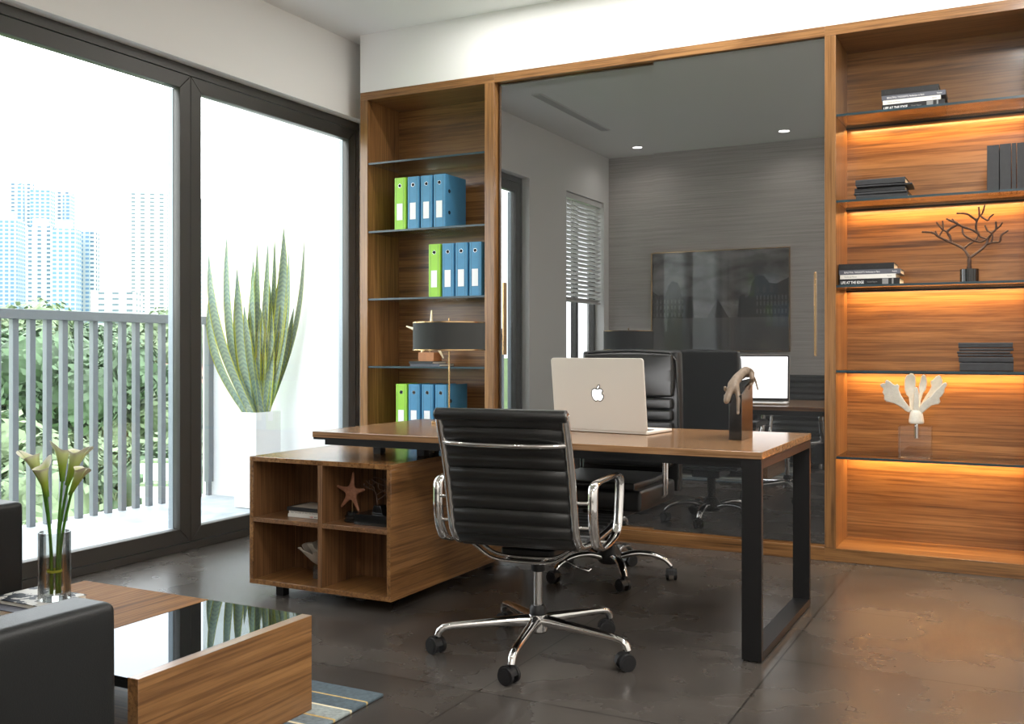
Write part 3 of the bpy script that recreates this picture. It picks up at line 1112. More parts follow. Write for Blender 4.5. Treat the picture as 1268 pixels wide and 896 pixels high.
def make_tree(mat, R0, seed, leaves):
    rnd = random.Random(seed)
    t = empty('tree', (0, 0, 0))
    m = MB()
    m.tube([(0, 0, 0), (0.1, 0.05, 3), (0.0, 0.1, 6.5)], [0.32, 0.25, 0.14], n=8)
    m.tube([(0.05, 0.05, 3.4), (1.2, 0.3, 5.6), (1.7, 0.2, 7)], [0.16, 0.1, 0.05], n=6)
    m.tube([(0.05, 0.05, 3.9), (-1.1, -0.4, 6.2), (-1.5, -0.3, 7.4)], [0.15, 0.1, 0.05], n=6)
    m.build('trunk', 'trunk', t, smooth=True)
    blobs = []
    for k in range(15):
        a = rnd.uniform(0, 2 * PI); r = rnd.uniform(0.25, 0.72) * R0
        blobs.append((r * math.cos(a), r * math.sin(a), 6.6 + rnd.uniform(-2.6, 2.4), rnd.uniform(0.30, 0.5) * R0))
    blobs.append((0, 0, 7.6, 0.62 * R0))
    m = MB()
    for (x, y, z, r) in blobs:
        for _ in range(leaves // len(blobs)):
            u = rnd.uniform(-1, 1); a = rnd.uniform(0, 2 * PI); q = r * rnd.uniform(0.82, 1.08)
            s_ = math.sqrt(1 - u * u)
            p = Vector((x + q * s_ * math.cos(a), y + q * s_ * math.sin(a), z + q * u * 0.85))
            n = Vector((s_ * math.cos(a), s_ * math.sin(a), u)) + Vector((rnd.uniform(-.7, .7), rnd.uniform(-.7, .7), rnd.uniform(-.5, .7)))
            n.normalize()
            e1 = n.orthogonal().normalized(); e1 = Matrix.Rotation(rnd.uniform(0, 6), 3, n) @ e1
            e2 = n.cross(e1)
            l = rnd.uniform(0.12, 0.24)
            m.add([p - e1 * l, p + e2 * l * 0.5, p + e1 * l, p - e2 * l * 0.5], [(0, 1, 2, 3)])
    for (x, y, z, r) in blobs:
        m.ball((x, y, z), r * 0.76, r * 0.76, r * 0.64, n=10, m=7)
    m.build('crown', mat, t)
    return t


protos = [make_tree('tree_leaf', 3.6, 1, 7500), make_tree('tree_leaf_pale', 3.4, 5, 7000), make_tree('tree_leaf', 3.2, 9, 6500)]
spots = [  # bearing px, distance, base z, scale
    (-40, 24, -11.3, 1.0), (30, 25, -11.0, 1.05), (95, 24, -11.2, 1.0), (160, 26, -11.4, 1.05), (238, 27, -11.2, 1.0),
    (-10, 34, -9.4, 1.1), (66, 35, -9.2, 1.15), (128, 36, -10.2, 1.05), (232, 38, -9.6, 1.1),
    (-60, 46, -8.2, 1.15), (14, 47, -8.0, 1.15), (84, 48, -8.3, 1.15), (150, 60, -9.0, 1.2), (210, 50, -8.4, 1.1),
    (46, 64, -7.6, 1.2), (115, 66, -7.8, 1.15), (186, 70, -8.0, 1.2), (-20, 62, -7.4, 1.2)]
where = ['at the near left beyond the balcony', 'just left of the calla lilies, nearest row', 'behind the calla lilies, nearest row', 'to the right of the lilies, nearest row', 'behind the window mullion, nearest row',
         'far left in the second row', 'above the lilies in the second row', 'in front of the tiled roof', 'by the mullion in the second row',
         'beyond the left edge in the third row', 'at the left in the third row', 'in the third row below the blue towers', 'behind the tiled roof', 'in the third row below the wide white tower',
         'in the last row under the left towers', 'in the last row under the low white block', 'in the last row by the mullion', 'in the last row at the far left']
kind = ['dense green tree ', 'pale green bushy tree ', 'mid green tree ']
used = set()
for i, (px, d, z, s) in enumerate(spots):
    k = i % 3
    o = protos[k] if k not in used else copy_tree(protos[k])
    used.add(k)
    p = bearing(px, d)
    o.location = (p.x, p.y, z)
    o.scale = (s, s, s * 0.98)
    o.rotation_euler = (0, 0, i * 1.9)
    tag(o, kind[k] + where[i], 'tree', 'trees below the balcony')

p = bearing(162, 44)
t = thing('house', 'small white house with a pinkish tiled roof among the trees', 'house', (p.x, p.y, -4.2), YAW + R(15))
MB().box(-2.6, 2.6, -1.8, 1.8, 0, 3.6).build('wall', 'house_white', t)
MB().prism([(-2.2, 3.6), (2.2, 3.6), (0, 4.7)], 'x', -3, 3).build('roof', 'roof_tile', t)
for x in (-1.6, 0, 1.6):
    f = MB().box(x - 0.4, x + 0.4, -1.86, -1.8, 1.6, 2.8).build('window', 'house_white', t)
    MB().box(x - 0.33, x + 0.33, -1.875, -1.862, 1.67, 2.73).build('pane', 'house_window', f)
for i, zz in enumerate((-1.22, -1.52, -1.82)):
    p = bearing(206, 19 - i)
    t = thing('garden_wall', ('topmost', 'middle', 'lowest')[i] + ' of the three low white terrace walls beyond the railing', 'wall', (p.x, p.y, zz), YAW)
    MB().box(-0.42, 0.42, -0.2, 0.2, 0, 0.20).build('wall', 'house_white', t)
    MB().box(-0.42, 0.42, -0.22, 0.22, 0.20, 0.25).build('coping', 'tree_leaf_pale', t)
    MB().box(-0.38, 0.38, -0.15, 0.15, GZ - zz, 0).build('footing', 'house_white', t)

# ================================================================== DESK AND LOW CABINET
DX0, DX1, DY0, DY1 = 1.238, 3.236, -1.893, -0.985
t = thing('desk', 'long walnut topped desk on a black steel loop leg', 'desk', (2.237, -1.44, 0))
rel(MB().box(DX0, DX1, DY0, DY1, 0.7245, 0.75), t).build('desktop', 'wood_x_desk', t, bevel=0.001, seg=1)
rel(MB().box(DX0 + 0.003, DX1 - 0.003, DY0 + 0.003, DY1 - 0.003, 0.715, 0.7243), t).build('under_board', 'black_metal', t)
m = MB().box(DX0 + 0.06, DX1 - 0.074, DY0 + 0.012, DY0 + 0.05, 0.692, 0.715).box(DX0 + 0.06, DX1 - 0.074, DY1 - 0.06, DY1 - 0.02, 0.692, 0.715)
m.box(DX0 + 0.06, DX0 + 0.10, DY0 + 0.05, DY1 - 0.06, 0.692, 0.715)
rel(m, t).build('beam', 'black_metal', t, bevel=0.001, seg=1)
m = MB()
LX0 = DX1 - 0.073
LX1 = DX1 - 0.002
m.box(LX0, LX1, DY0 + 0.002, DY0 + 0.028, 0.006, 0.715).box(LX0, LX1, DY1 - 0.028, DY1 - 0.002, 0.006, 0.715)
m.box(LX0, LX1, DY0 + 0.028, DY1 - 0.028, 0.006, 0.034).box(LX0, LX1, DY0 + 0.028, DY1 - 0.028, 0.689, 0.715)
lg = rel(m, t).build('leg_frame', 'black_metal', t, bevel=0.0008, seg=1)
for y in (DY0 + 0.03, DY1 - 0.05):
    rel(MB().cyl((LX0 + 0.035, y, 0), (LX0 + 0.035, y, 0.006), 0.016, n=16), t).build('foot_pad', 'black_plastic', lg)
for x, y in ((1.36, -1.60), (1.60, -1.60), (1.36, -1.12), (1.60, -1.12)):
    rel(MB().box(x, x + 0.042, y, y + 0.042, 0.6305, 0.715), t).build('spacer', 'black_metal', t, bevel=0.001, seg=1)

LX, LXR, LY0, LY1, LZ0, LZ1 = 0.931, 1.702, -1.957, -0.72, 0.055, 0.6303
t = thing('low_cabinet', 'low walnut return cabinet under the desk with four open cubbies', 'cabinet', (1.316, -1.34, 0))
rel(MB().box(LX, LXR, LY0, LY1, LZ1 - 0.021, LZ1), t).build('top_panel', 'wood_y_cabinet', t, bevel=0.001, seg=1)
rel(MB().box(LX, LXR, LY0, LY1, LZ0, LZ0 + 0.021), t).build('bottom_panel', 'wood_y', t, bevel=0.001, seg=1)
rel(MB().box(LX, LX + 0.021, LY0, LY1, LZ0 + 0.021, LZ1 - 0.021), t).build('side_panel', 'wood_y', t, bevel=0.001, seg=1)
rel(MB().box(LXR - 0.021, LXR, LY0, LY1, LZ0 + 0.021, LZ1 - 0.021), t).build('side_panel', 'wood_y', t, bevel=0.001, seg=1)
rel(MB().box(1.318, 1.342, LY0, -1.67, LZ0 + 0.021, LZ1 - 0.021), t).build('divider', 'wood_z_dark', t, bevel=0.001, seg=1)
for a, b in ((LX + 0.021, 1.318), (1.342, LXR - 0.021)):
    rel(MB().box(a, b, LY0, -1.67, 0.336, 0.356), t).build('shelf', 'wood_y_dark', t, bevel=0.001, seg=1)
rel(MB().box(LX + 0.021, LXR - 0.021, -1.67, -1.65, LZ0 + 0.021, LZ1 - 0.021), t).build('back_panel', 'wood_z_dark', t)
for xa, xb in ((LX + 0.0212, LX + 0.024), (LXR - 0.024, LXR - 0.0212)):
    for za, zb in ((LZ0 + 0.021, 0.336), (0.356, LZ1 - 0.021)):
        rel(MB().box(xa, xb, LY0 + 0.004, -1.67, za, zb), t).build('inner_lining', 'wood_z_dark', t)
for x, ys in ((1.04, (-1.905, -0.80)), (1.50, (-1.62, -0.80))):
    for y in ys:
        rel(MB().box(x, x + 0.042, y, y + 0.042, 0, LZ0), t).build('foot', 'black_metal', t, bevel=0.001, seg=1)


# ================================================================== LAPTOP
def apple_outline(s):
    import itertools
    def bez(p0, p1, p2, p3, n=8):
        return [tuple((1 - t) ** 3 * a + 3 * (1 - t) ** 2 * t * b + 3 * (1 - t) * t * t * c + t ** 3 * d for a, b, c, d in zip(p0, p1, p2, p3)) for t in [i / n for i in range(n)]]
    P = []
    # body, starting under the leaf and running clockwise
    P += bez((0.0, 0.62), (0.14, 0.66), (0.30, 0.74), (0.44, 0.72))
    P += bez((0.44, 0.72), (0.62, 0.68), (0.74, 0.60), (0.78, 0.46))
    P += bez((0.78, 0.46), (0.50, 0.32), (0.50, -0.02), (0.86, -0.18))
    P += bez((0.86, -0.18), (0.80, -0.50), (0.60, -0.86), (0.36, -0.88))
    P += bez((0.36, -0.88), (0.22, -0.88), (0.14, -0.80), (0.0, -0.80))
    P += bez((0.0, -0.80), (-0.14, -0.80), (-0.22, -0.88), (-0.36, -0.88))
    P += bez((-0.36, -0.88), (-0.64, -0.82), (-0.90, -0.34), (-0.90, 0.08))
    P += bez((-0.90, 0.08), (-0.90, 0.46), (-0.66, 0.74), (-0.40, 0.72))
    P += bez((-0.40, 0.72), (-0.24, 0.72), (-0.12, 0.64), (0.0, 0.62))
    leaf = bez((-0.02, 0.78), (-0.02, 1.02), (0.14, 1.22), (0.32, 1.26)) + bez((0.32, 1.26), (0.34, 1.04), (0.20, 0.80), (-0.02, 0.78))
    return [(x * s, y * s) for x, y in P], [(x * s, y * s) for x, y in leaf]


LAPW, LAPD, LAPH = 0.462, 0.245, 0.318
lt = thing('laptop', 'open silver laptop on the desk, its lid towards the room', 'laptop', (2.408, -1.374, 0.75), R(-7.5))
m = MB()


def rrect(x0, x1, y0, y1, r, n=6):
    p = []
    for cx, cy, a in ((x1 - r, y1 - r, 0), (x0 + r, y1 - r, 90), (x0 + r, y0 + r, 180), (x1 - r, y0 + r, 270)):
        for i in range(n + 1):
            t_ = R(a + 90 * i / n)
            p.append((cx + r * math.cos(t_), cy + r * math.sin(t_)))
    return p


MB().prism(rrect(-LAPW / 2, LAPW / 2, 0.0, LAPD, 0.014), 'z', 0.002, 0.013).build('base', 'aluminium', lt, bevel=0.002)
kb = MB().prism(rrect(-LAPW * 0.43, LAPW * 0.43, 0.035, 0.135, 0.003), 'z', 0.0131, 0.0134)
for r_ in range(6):
    for c_ in range(14):
        x = -LAPW * 0.425 + c_ * LAPW * 0.85 / 14
        kb.box(x + 0.002, x + LAPW * 0.85 / 14 - 0.002, 0.038 + r_ * 0.016, 0.051 + r_ * 0.016, 0.0134, 0.0146)
kb.build('keyboard', 'key_black', lt)
MB().box(-0.06, 0.06, 0.15, 0.225, 0.0131, 0.0134).build('trackpad', 'chrome_dull', lt)
for x in (-0.19, 0.19):
    for y in (0.03, 0.21):
        MB().cyl((x, y, 0), (x, y, 0.002), 0.007, n=12).build('rubber_foot', 'black_plastic', lt)
lid = MB().prism(rrect(-LAPW / 2, LAPW / 2, 0.0, LAPH, 0.014), 'y', -0.004, 0.003).build('lid', 'aluminium', lt, bevel=0.0018, loc=(0, 0.0, 0.012), rot=(R(7), 0, 0))
MB().prism(rrect(-LAPW / 2 + 0.003, LAPW / 2 - 0.003, 0.003, LAPH - 0.003, 0.012), 'y', 0.003, 0.0038).build('bezel', 'key_black', lid)
MB().prism(rrect(-LAPW / 2 + 0.014, LAPW / 2 - 0.014, 0.022, LAPH - 0.012, 0.002), 'y', 0.0038, 0.0042).build('screen', 'screen_on', lid)
ap, lf = apple_outline(0.0315)
apo, lfo = apple_outline(0.0315)
cz = LAPH * 0.5
def grow(P, d):
    n = len(P); out = []
    for i in range(n):
        a = Vector(P[i - 1]); b = Vector(P[(i + 1) % n]); t_ = (b - a)
        if t_.length < 1e-9: out.append(P[i]); continue
        t_.normalize(); nn = Vector((-t_.y, t_.x))
        out.append((P[i][0] + nn.x * d, P[i][1] + nn.y * d))
    return out
m = MB(); m2 = MB()
for P in (ap, lf):
    m.prism([(-(-x), z + cz) for x, z in P], 'y', -0.0052, -0.0046)
    m2.prism([(x, z + cz) for x, z in grow(P, 0.0042)], 'y', -0.0046, -0.0040)
m2.build('logo_outline', 'ink_black', lid)
m.build('apple_logo', 'logo_white', lid)

# ================================================================== DESK LAMP
t = thing('desk_lamp', 'desk lamp with a black drum shade and slim gold stem', 'lamp', (1.533, -1.20, 0.75))
MB().prism(rrect(-0.065, 0.065, -0.065, 0.065, 0.006), 'z', 0, 0.012).build('base', 'gold', t, bevel=0.0015)
MB().cyl((0, 0, 0.012), (0, 0, 0.52), 0.0045, n=14).build('stem', 'gold', t, smooth=True)
m = MB()
m.cyl((0, 0, 0.47), (0, 0, 0.50), 0.015, n=16)
for k in range(3):
    a = k * 2 * PI / 3 + 0.4
    m.cyl((0, 0, 0.492), (0.176 * math.cos(a), 0.176 * math.sin(a), 0.492), 0.0022, n=6)
m.build('shade_spider', 'gold', t)
MB().ball((0, 0, 0.44), 0.028, 0.028, 0.035).build('bulb', 'planter_white', t, smooth=True)
sh = MB().lathe([(0.178, 0.363), (0.178, 0.497), (0.1765, 0.497), (0.1765, 0.363), (0.178, 0.363)], n=56, caps=False).build('lamp_shade', 'lamp_fabric', t, smooth=True)
for z in (0.363, 0.497):
    MB().lathe([(0.1792, z - 0.0028), (0.1792, z + 0.0028), (0.1755, z + 0.0028), (0.1755, z - 0.0028), (0.1792, z - 0.0028)], n=56, caps=False).build('shade_rim', 'gold', sh, smooth=True)

# ================================================================== CHEETAH SCULPTURE
t = thing('cheetah_sculpture', 'stone big cat climbing down a dark marble wedge on the desk', 'sculpture', (3.03, -1.38, 0.75))
# wedge: highest at the back right
m = MB()
x0, x1, y0, y1 = -0.026, 0.026, -0.09, 0.09
v = [(x0, y0, 0), (x1, y0, 0), (x1, y1, 0), (x0, y1, 0), (x0, y0, 0.155), (x1, y0, 0.185), (x1, y1, 0.248), (x0, y1, 0.235)]
m.add(v, [(0, 3, 2, 1), (4, 5, 6, 7), (0, 1, 5, 4), (1, 2, 6, 5), (2, 3, 7, 6), (3, 0, 4, 7)])
m.build('marble_block', 'stone_black', t, bevel=0.0015)
V = [(0.020, 0.066, 0.268), (0.010, 0.040, 0.280), (0.000, 0.010, 0.268), (-0.012, -0.030, 0.242), (-0.020, -0.066, 0.212), (-0.026, -0.092, 0.186), (-0.030, -0.108, 0.164), (-0.031, -0.116, 0.146),
     # near front leg
     (0.002, -0.066, 0.196), (0.012, -0.090, 0.166), (0.013, -0.098, 0.134), (0.014, -0.101, 0.112), (0.016, -0.109, 0.106),
     # far front leg
     (-0.034, -0.060, 0.205), (-0.042, -0.082, 0.200), (-0.040, -0.098, 0.216),
     # near hind leg
     (0.030, 0.055, 0.262), (0.036, 0.036, 0.244), (0.036, 0.058, 0.232), (0.034, 0.044, 0.222), (0.033, 0.028, 0.219),
     # far hind leg
     (-0.004, 0.068, 0.256), (-0.012, 0.046, 0.243), (-0.012, 0.034, 0.232),
     # tail
     (0.024, 0.084, 0.262), (0.034, 0.098, 0.240), (0.040, 0.102, 0.215), (0.046, 0.100, 0.195)]
Ed = [(0, 1), (1, 2), (2, 3), (3, 4), (4, 5), (5, 6), (6, 7), (4, 8), (8, 9), (9, 10), (10, 11), (11, 12), (4, 13), (13, 14), (14, 15), (0, 16), (16, 17), (17, 18), (18, 19), (19, 20), (0, 21), (21, 22), (22, 23), (0, 24), (24, 25), (25, 26), (26, 27)]
Ra = [0.018, 0.020, 0.018, 0.021, 0.021, 0.014, 0.0155, 0.009, 0.012, 0.009, 0.0068, 0.0062, 0.0055, 0.010, 0.0075, 0.006, 0.014, 0.0085, 0.0062, 0.006, 0.0055, 0.012, 0.007, 0.0055, 0.006, 0.0045, 0.004, 0.0035]
skin('cheetah', V, Ed, Ra, 'cheetah_stone', t, sub=2, root=2)
m = MB()
for dx in (-0.011, 0.011):
    m.ball((-0.030 + dx, -0.096, 0.178), 0.0045, 0.003, 0.0055, n=8, m=6)
m.build('ear', 'cheetah_stone', t, smooth=True)


# ================================================================== CHAIRS
def caster(parent, x, y, r, ang, hi):
    """twin wheel castor; its stem meets the leg at height hi"""
    c = math.cos(ang); s = math.sin(ang)
    m = MB()
    m.cyl((x, y, r), (x, y, hi), 0.0065, n=10)
    hood = []
    for k in range(9):
        a = PI * (0.02 + 0.96 * k / 8)
        hood.append((math.cos(a) * (r + 0.003) - 0.006, math.sin(a) * (r + 0.003)))
    n = len(hood)
    vs = []
    ox, oy = x - 0.010 * c, y - 0.010 * s
    for wv in (-0.012, 0.012):
        for (u, z) in hood:
            vs.append((ox + c * u - s * wv, oy + s * u + c * wv, r + z))
    fs = [(i, i + 1, n + i + 1, n + i) for i in range(n - 1)] + [list(range(n)), list(range(2 * n - 1, n - 1, -1)), (0, n, 2 * n - 1, n - 1)]
    m.add(vs, fs)
    f = m.build('caster', 'black_plastic', parent, smooth=True, auto=35)
    for sg in (-1, 1):
        a = (ox - s * 0.0125 * sg, oy + c * 0.0125 * sg, r)
        b = (ox - s * 0.0255 * sg, oy + c * 0.0255 * sg, r)
        mm = MB()
        mm.cyl(a, b, r, n=28)
        b2 = (ox - s * 0.0275 * sg, oy + c * 0.0275 * sg, r)
        mm.cyl(b, b2, r * 0.72, n=24)
        mm.build('wheel', 'black_plastic', f, smooth=True, auto=35)
    return f


ch = thing('task_chair', 'black ribbed leather swivel chair with polished chrome arms, its back to the room', 'chair', (2.47, -2.13, 0), R(7))
A0 = -13
MB().lathe([(0.030, 0.076), (0.036, 0.082), (0.036, 0.10), (0.033, 0.142)], n=28).build('hub', 'chrome', ch, smooth=True, auto=40)
MB().lathe([(0.026, 0.142), (0.031, 0.144), (0.031, 0.166), (0.024, 0.176)], n=28).build('collar', 'black_plastic', ch, smooth=True, auto=40)
MB().cyl((0, 0, 0.17), (0, 0, 0.31), 0.0155, n=24).build('gas_column', 'chrome_dull', ch, smooth=True)
m = MB().cyl((0, 0, 0.30), (0, 0, 0.352), 0.026, n=24)
m.box(-0.075, 0.075, -0.10, 0.13, 0.352, 0.372)
m.prism(rrect(-0.10, 0.10, -0.13, 0.16, 0.02), 'z', 0.372, 0.402)
m.build('tilt_mechanism', 'black_metal', ch, bevel=0.003)
for k in range(5):
    a = R(A0 + 72 * k)
    c, s = math.cos(a), math.sin(a)
    pr = [(0.02, 0.118), (0.06, 0.119), (0.14, 0.115), (0.24, 0.109), (0.315, 0.103), (0.345, 0.097), (0.362, 0.084), (0.368, 0.066)]
    g = MB().tube([(c * r, s * r, z) for r, z in pr], [0.021, 0.021, 0.019, 0.017, 0.0155, 0.0145, 0.014, 0.013], [0.023, 0.022, 0.018, 0.015, 0.014, 0.0135, 0.0135, 0.013], n=14)
    lgo = g.build('base_leg', 'chrome', ch, smooth=True, auto=60)
    caster(lgo, c * 0.368, s * 0.368, 0.030, a + (0.9, -0.7, 0.5, 2.3, 1.2)[k], 0.067)

PROF = [(-0.392, 0.905), (-0.375, 0.86), (-0.345, 0.78), (-0.315, 0.69), (-0.293, 0.60), (-0.28, 0.54), (-0.262, 0.485), (-0.225, 0.448), (-0.17, 0.432), (-0.08, 0.428), (0.04, 0.430), (0.18, 0.438), (0.30, 0.446), (0.375, 0.446), (0.410, 0.434)]


def smooth_path(P, n=6):
    out = []
    for i in range(len(P) - 1):
        p0 = P[max(i - 1, 0)]; p1 = P[i]; p2 = P[i + 1]; p3 = P[min(i + 2, len(P) - 1)]
        for k in range(n):
            t_ = k / n
            out.append(tuple(0.5 * ((2 * b) + (-a + c_) * t_ + (2 * a - 5 * b + 4 * c_ - d) * t_ * t_ + (-a + 3 * b - 3 * c_ + d) * t_ ** 3) for a, b, c_, d in zip(p0, p1, p2, p3)))
    out.append(tuple(P[-1]))
    return out


SP = smooth_path(PROF, 12)
HW = 0.212


def sling(name, lo, hi, rib, thick, mat, parent, hw):
    """ribbed leather sling that follows the side profile"""
    pts = SP[lo:hi]
    # arc length
    L_ = [0]
    for i in range(1, len(pts)):
        L_.append(L_[-1] + math.hypot(pts[i][0] - pts[i - 1][0], pts[i][1] - pts[i - 1][1]))
    vs = []; fs = []
    n = len(pts)
    for i, (y, z) in enumerate(pts):
        a = pts[max(i - 1, 0)]; b = pts[min(i + 1, n - 1)]
        ty, tz = b[0] - a[0], b[1] - a[1]
        l = math.hypot(ty, tz); ty /= l; tz /= l
        ny, nz_ = -tz, ty
        q = abs(math.sin(PI * L_[i] / rib)) ** 0.5
        th = thick * (0.22 + 0.78 * q)
        for sg in (1, -1):
            for x in (-hw, -hw * 0.97, -hw * 0.5, 0, hw * 0.5, hw * 0.97, hw):
                tt = th * (0.6 if abs(x) == hw else 1)
                vs.append((x, y + ny * tt * sg, z + nz_ * tt * sg))
    W_ = 14
    for i in range(n - 1):
        a = i * W_; b = (i + 1) * W_
        for k in range(6):
            fs.append((a + k, a + k + 1, b + k + 1, b + k))
            fs.append((a + 7 + k, b + 7 + k, b + 8 + k, a + 8 + k))
        fs.append((a, b, b + 7, a + 7)); fs.append((a + 6, a + 13, b + 13, b + 6))
    fs.append([0, 7, 8, 9, 10, 11, 12, 13, 6, 5, 4, 3, 2, 1])
    e = (n - 1) * W_
    fs.append([e, e + 1, e + 2, e + 3, e + 4, e + 5, e + 6, e + 13, e + 12, e + 11, e + 10, e + 9, e + 8, e + 7])
    return MB().add(vs, fs).build(name, mat, parent, smooth=True, auto=70)


IB = 12 * 7
sling('backrest', 2, IB, 0.0500, 0.017, 'leather', ch, HW)
sling('seat', IB - 1, len(SP), 0.052, 0.015, 'leather', ch, HW)
for (y, z, r_) in ((-0.393, 0.897, 0.021), (0.413, 0.430, 0.019)):
    m = MB().cyl((-HW - 0.02, y, z), (HW + 0.02, y, z), r_, n=24)
    rl = m.build('leather_roll', 'leather', ch, smooth=True, auto=50, bevel=0.004)
    for sg in (-1, 1):
        MB().cyl((sg * (HW + 0.0195), y, z), (sg * (HW + 0.024), y, z), r_ * 0.62, n=18).build('end_cap', 'chrome', rl, smooth=True)
for sg in (-1, 1):
    pts = [(sg * (HW + 0.012), y, z) for y, z in SP[3::3]]
    MB().tube(pts, 0.0125, 0.015, n=12, up=(1, 0, 0)).build('side_rail', 'chrome', ch, smooth=True, auto=60)
    loop = smooth_path([(-0.262, 0.60), (-0.258, 0.645), (-0.225, 0.662), (-0.12, 0.664), (0.03, 0.662), (0.085, 0.652), (0.100, 0.622), (0.090, 0.55), (0.075, 0.485), (0.05, 0.452), (0.0, 0.436), (-0.08, 0.428), (-0.16, 0.430), (-0.215, 0.452), (-0.248, 0.50), (-0.262, 0.56), (-0.262, 0.60)], 4)[:-1]
    N_ = len(loop)
    rx = []
    for (y, z) in loop:
        rx.append(0.0085 + (0.012 if (y < -0.2 and 0.45 < z < 0.65) else 0.0))
    rx = [(rx[i - 1] + rx[i] + rx[(i + 1) % N_]) / 3 for i in range(N_)]
    ar = MB().tube([(sg * 0.283, y, z) for y, z in loop], rx, 0.017, n=14, closed=True, up=(1, 0, 0)).build('armrest', 'chrome', ch, smooth=True, auto=60)
    for z, y in ((0.60, -0.272), (0.515, -0.258), (0.432, -0.05)):
        MB().cyl((sg * (HW + 0.012), y - 0.004, z), (sg * 0.283, y + 0.002, z), 0.0055, n=10).build('arm_peg', 'chrome', ar, smooth=True)
MB().tube(smooth_path([(-HW - 0.012, -0.350, 0.80), (-HW * 0.8, -0.372, 0.797), (-HW * 0.3, -0.386, 0.795), (HW * 0.3, -0.386, 0.795), (HW * 0.8, -0.372, 0.797), (HW + 0.012, -0.350, 0.80)], 5), 0.012, 0.0095, n=12).build('back_spreader', 'chrome', ch, smooth=True, auto=60)
for y, dz in ((-0.165, 0), (-0.135, 0.012), (0.13, 0.0)):
    MB().tube(smooth_path([(-HW - 0.012, y, 0.437), (-HW * 0.86, y, 0.415 + dz), (-HW * 0.6, y, 0.378 + dz), (-HW * 0.3, y, 0.366 + dz), (HW * 0.3, y, 0.366 + dz), (HW * 0.6, y, 0.378 + dz), (HW * 0.86, y, 0.415 + dz), (HW + 0.012, y, 0.437)], 4), 0.007, 0.006, n=10).build('seat_spreader', 'chrome', ch, smooth=True, auto=60)
for x in (-0.07, 0.07):
    MB().cyl((x, -0.165, 0.369), (x, 0.13, 0.369), 0.006, n=10).build('seat_bracket', 'chrome', ch, smooth=True)
MB().tube([(0.05, -0.02, 0.362), (0.12, -0.03, 0.352), (0.17, -0.035, 0.33), (0.205, -0.035, 0.322), (0.212, -0.03, 0.330)], 0.003, n=8).build('height_lever', 'chrome', ch, smooth=True)

# ---- executive chair behind the desk
ex = thing('executive_chair', 'large padded black leather office chair between the desk and the glass doors', 'chair', (2.25, -0.87, 0), PI)
MB().lathe([(0.045, 0.07), (0.062, 0.085), (0.062, 0.115), (0.04, 0.15), (0.034, 0.16)], n=28).build('hub', 'black_plastic', ex, smooth=True, auto=40)
MB().cyl((0, 0, 0.155), (0, 0, 0.30), 0.027, n=24).build('gas_column', 'black_metal', ex, smooth=True)
m = MB().box(-0.09, 0.09, -0.14, 0.12, 0.30, 0.345).box(-0.19, 0.19, -0.10, 0.10, 0.345, 0.362)
m.build('tilt_mechanism', 'black_metal', ex, bevel=0.006)
for k in range(5):
    a = R(125 + 72 * k)
    c, s = math.cos(a), math.sin(a)
    pr = smooth_path([(0.045, 0.10), (0.12, 0.122), (0.20, 0.120), (0.265, 0.098), (0.30, 0.066)], 5)
    n_ = len(pr)
    g = MB().tube([(c * r, s * r, z) for r, z in pr], [0.027 - 0.011 * i / n_ for i in range(n_)], [0.016 - 0.006 * i / n_ for i in range(n_)], n=14, square=False)
    lgo = g.build('base_leg', 'chrome', ex, smooth=True, auto=60)
    caster(lgo, c * 0.30, s * 0.30, 0.028, a + (0.5, 1.6, -0.6, 0.9, 2.0)[k], 0.068)


def cushion(name, x0, x1, y0, y1, z0, z1, bev, parent, mat='leather', seg=5, rot=None, loc=None, puff=0.0):
    """upholstered block: swollen faces, rounded edges"""
    nx, ny, nz_ = 8, 6, 8
    bm = bmesh.new()
    bmesh.ops.create_cube(bm, size=1.0)
    bmesh.ops.subdivide_edges(bm, edges=bm.edges, cuts=5, use_grid_fill=True)
    for v in bm.verts:
        x, y, z = v.co * 2
        fx = 1 - x * x; fy = 1 - y * y; fz = 1 - z * z
        dx = puff * fy * fz * (1 if x > 0.99 else -1 if x < -0.99 else 0)
        dy = puff * fx * fz * (1 if y > 0.99 else -1 if y < -0.99 else 0)
        dz = puff * fx * fy * (1 if z > 0.99 else -1 if z < -0.99 else 0)
        v.co = Vector(((x0 + x1) / 2 + x * (x1 - x0) / 2 + dx, (y0 + y1) / 2 + y * (y1 - y0) / 2 + dy, (z0 + z1) / 2 + z * (z1 - z0) / 2 + dz))
    me = bpy.data.meshes.new(name)
    bm.to_mesh(me); bm.free()
    me.materials.append(MATS[mat])
    o = bpy.data.objects.new(name, me)
    C.objects.link(o)
    o.parent = parent
    if rot: o.rotation_euler = rot
    if loc: o.location = loc
    b = o.modifiers.new('bevel', 'BEVEL')
    b.width = bev; b.segments = seg; b.limit_method = 'ANGLE'; b.angle_limit = R(50)
    q = o.modifiers.new('sub', 'SUBSURF'); q.levels = 1; q.render_levels = 1
    for p in me.polygons: p.use_smooth = True
    return o


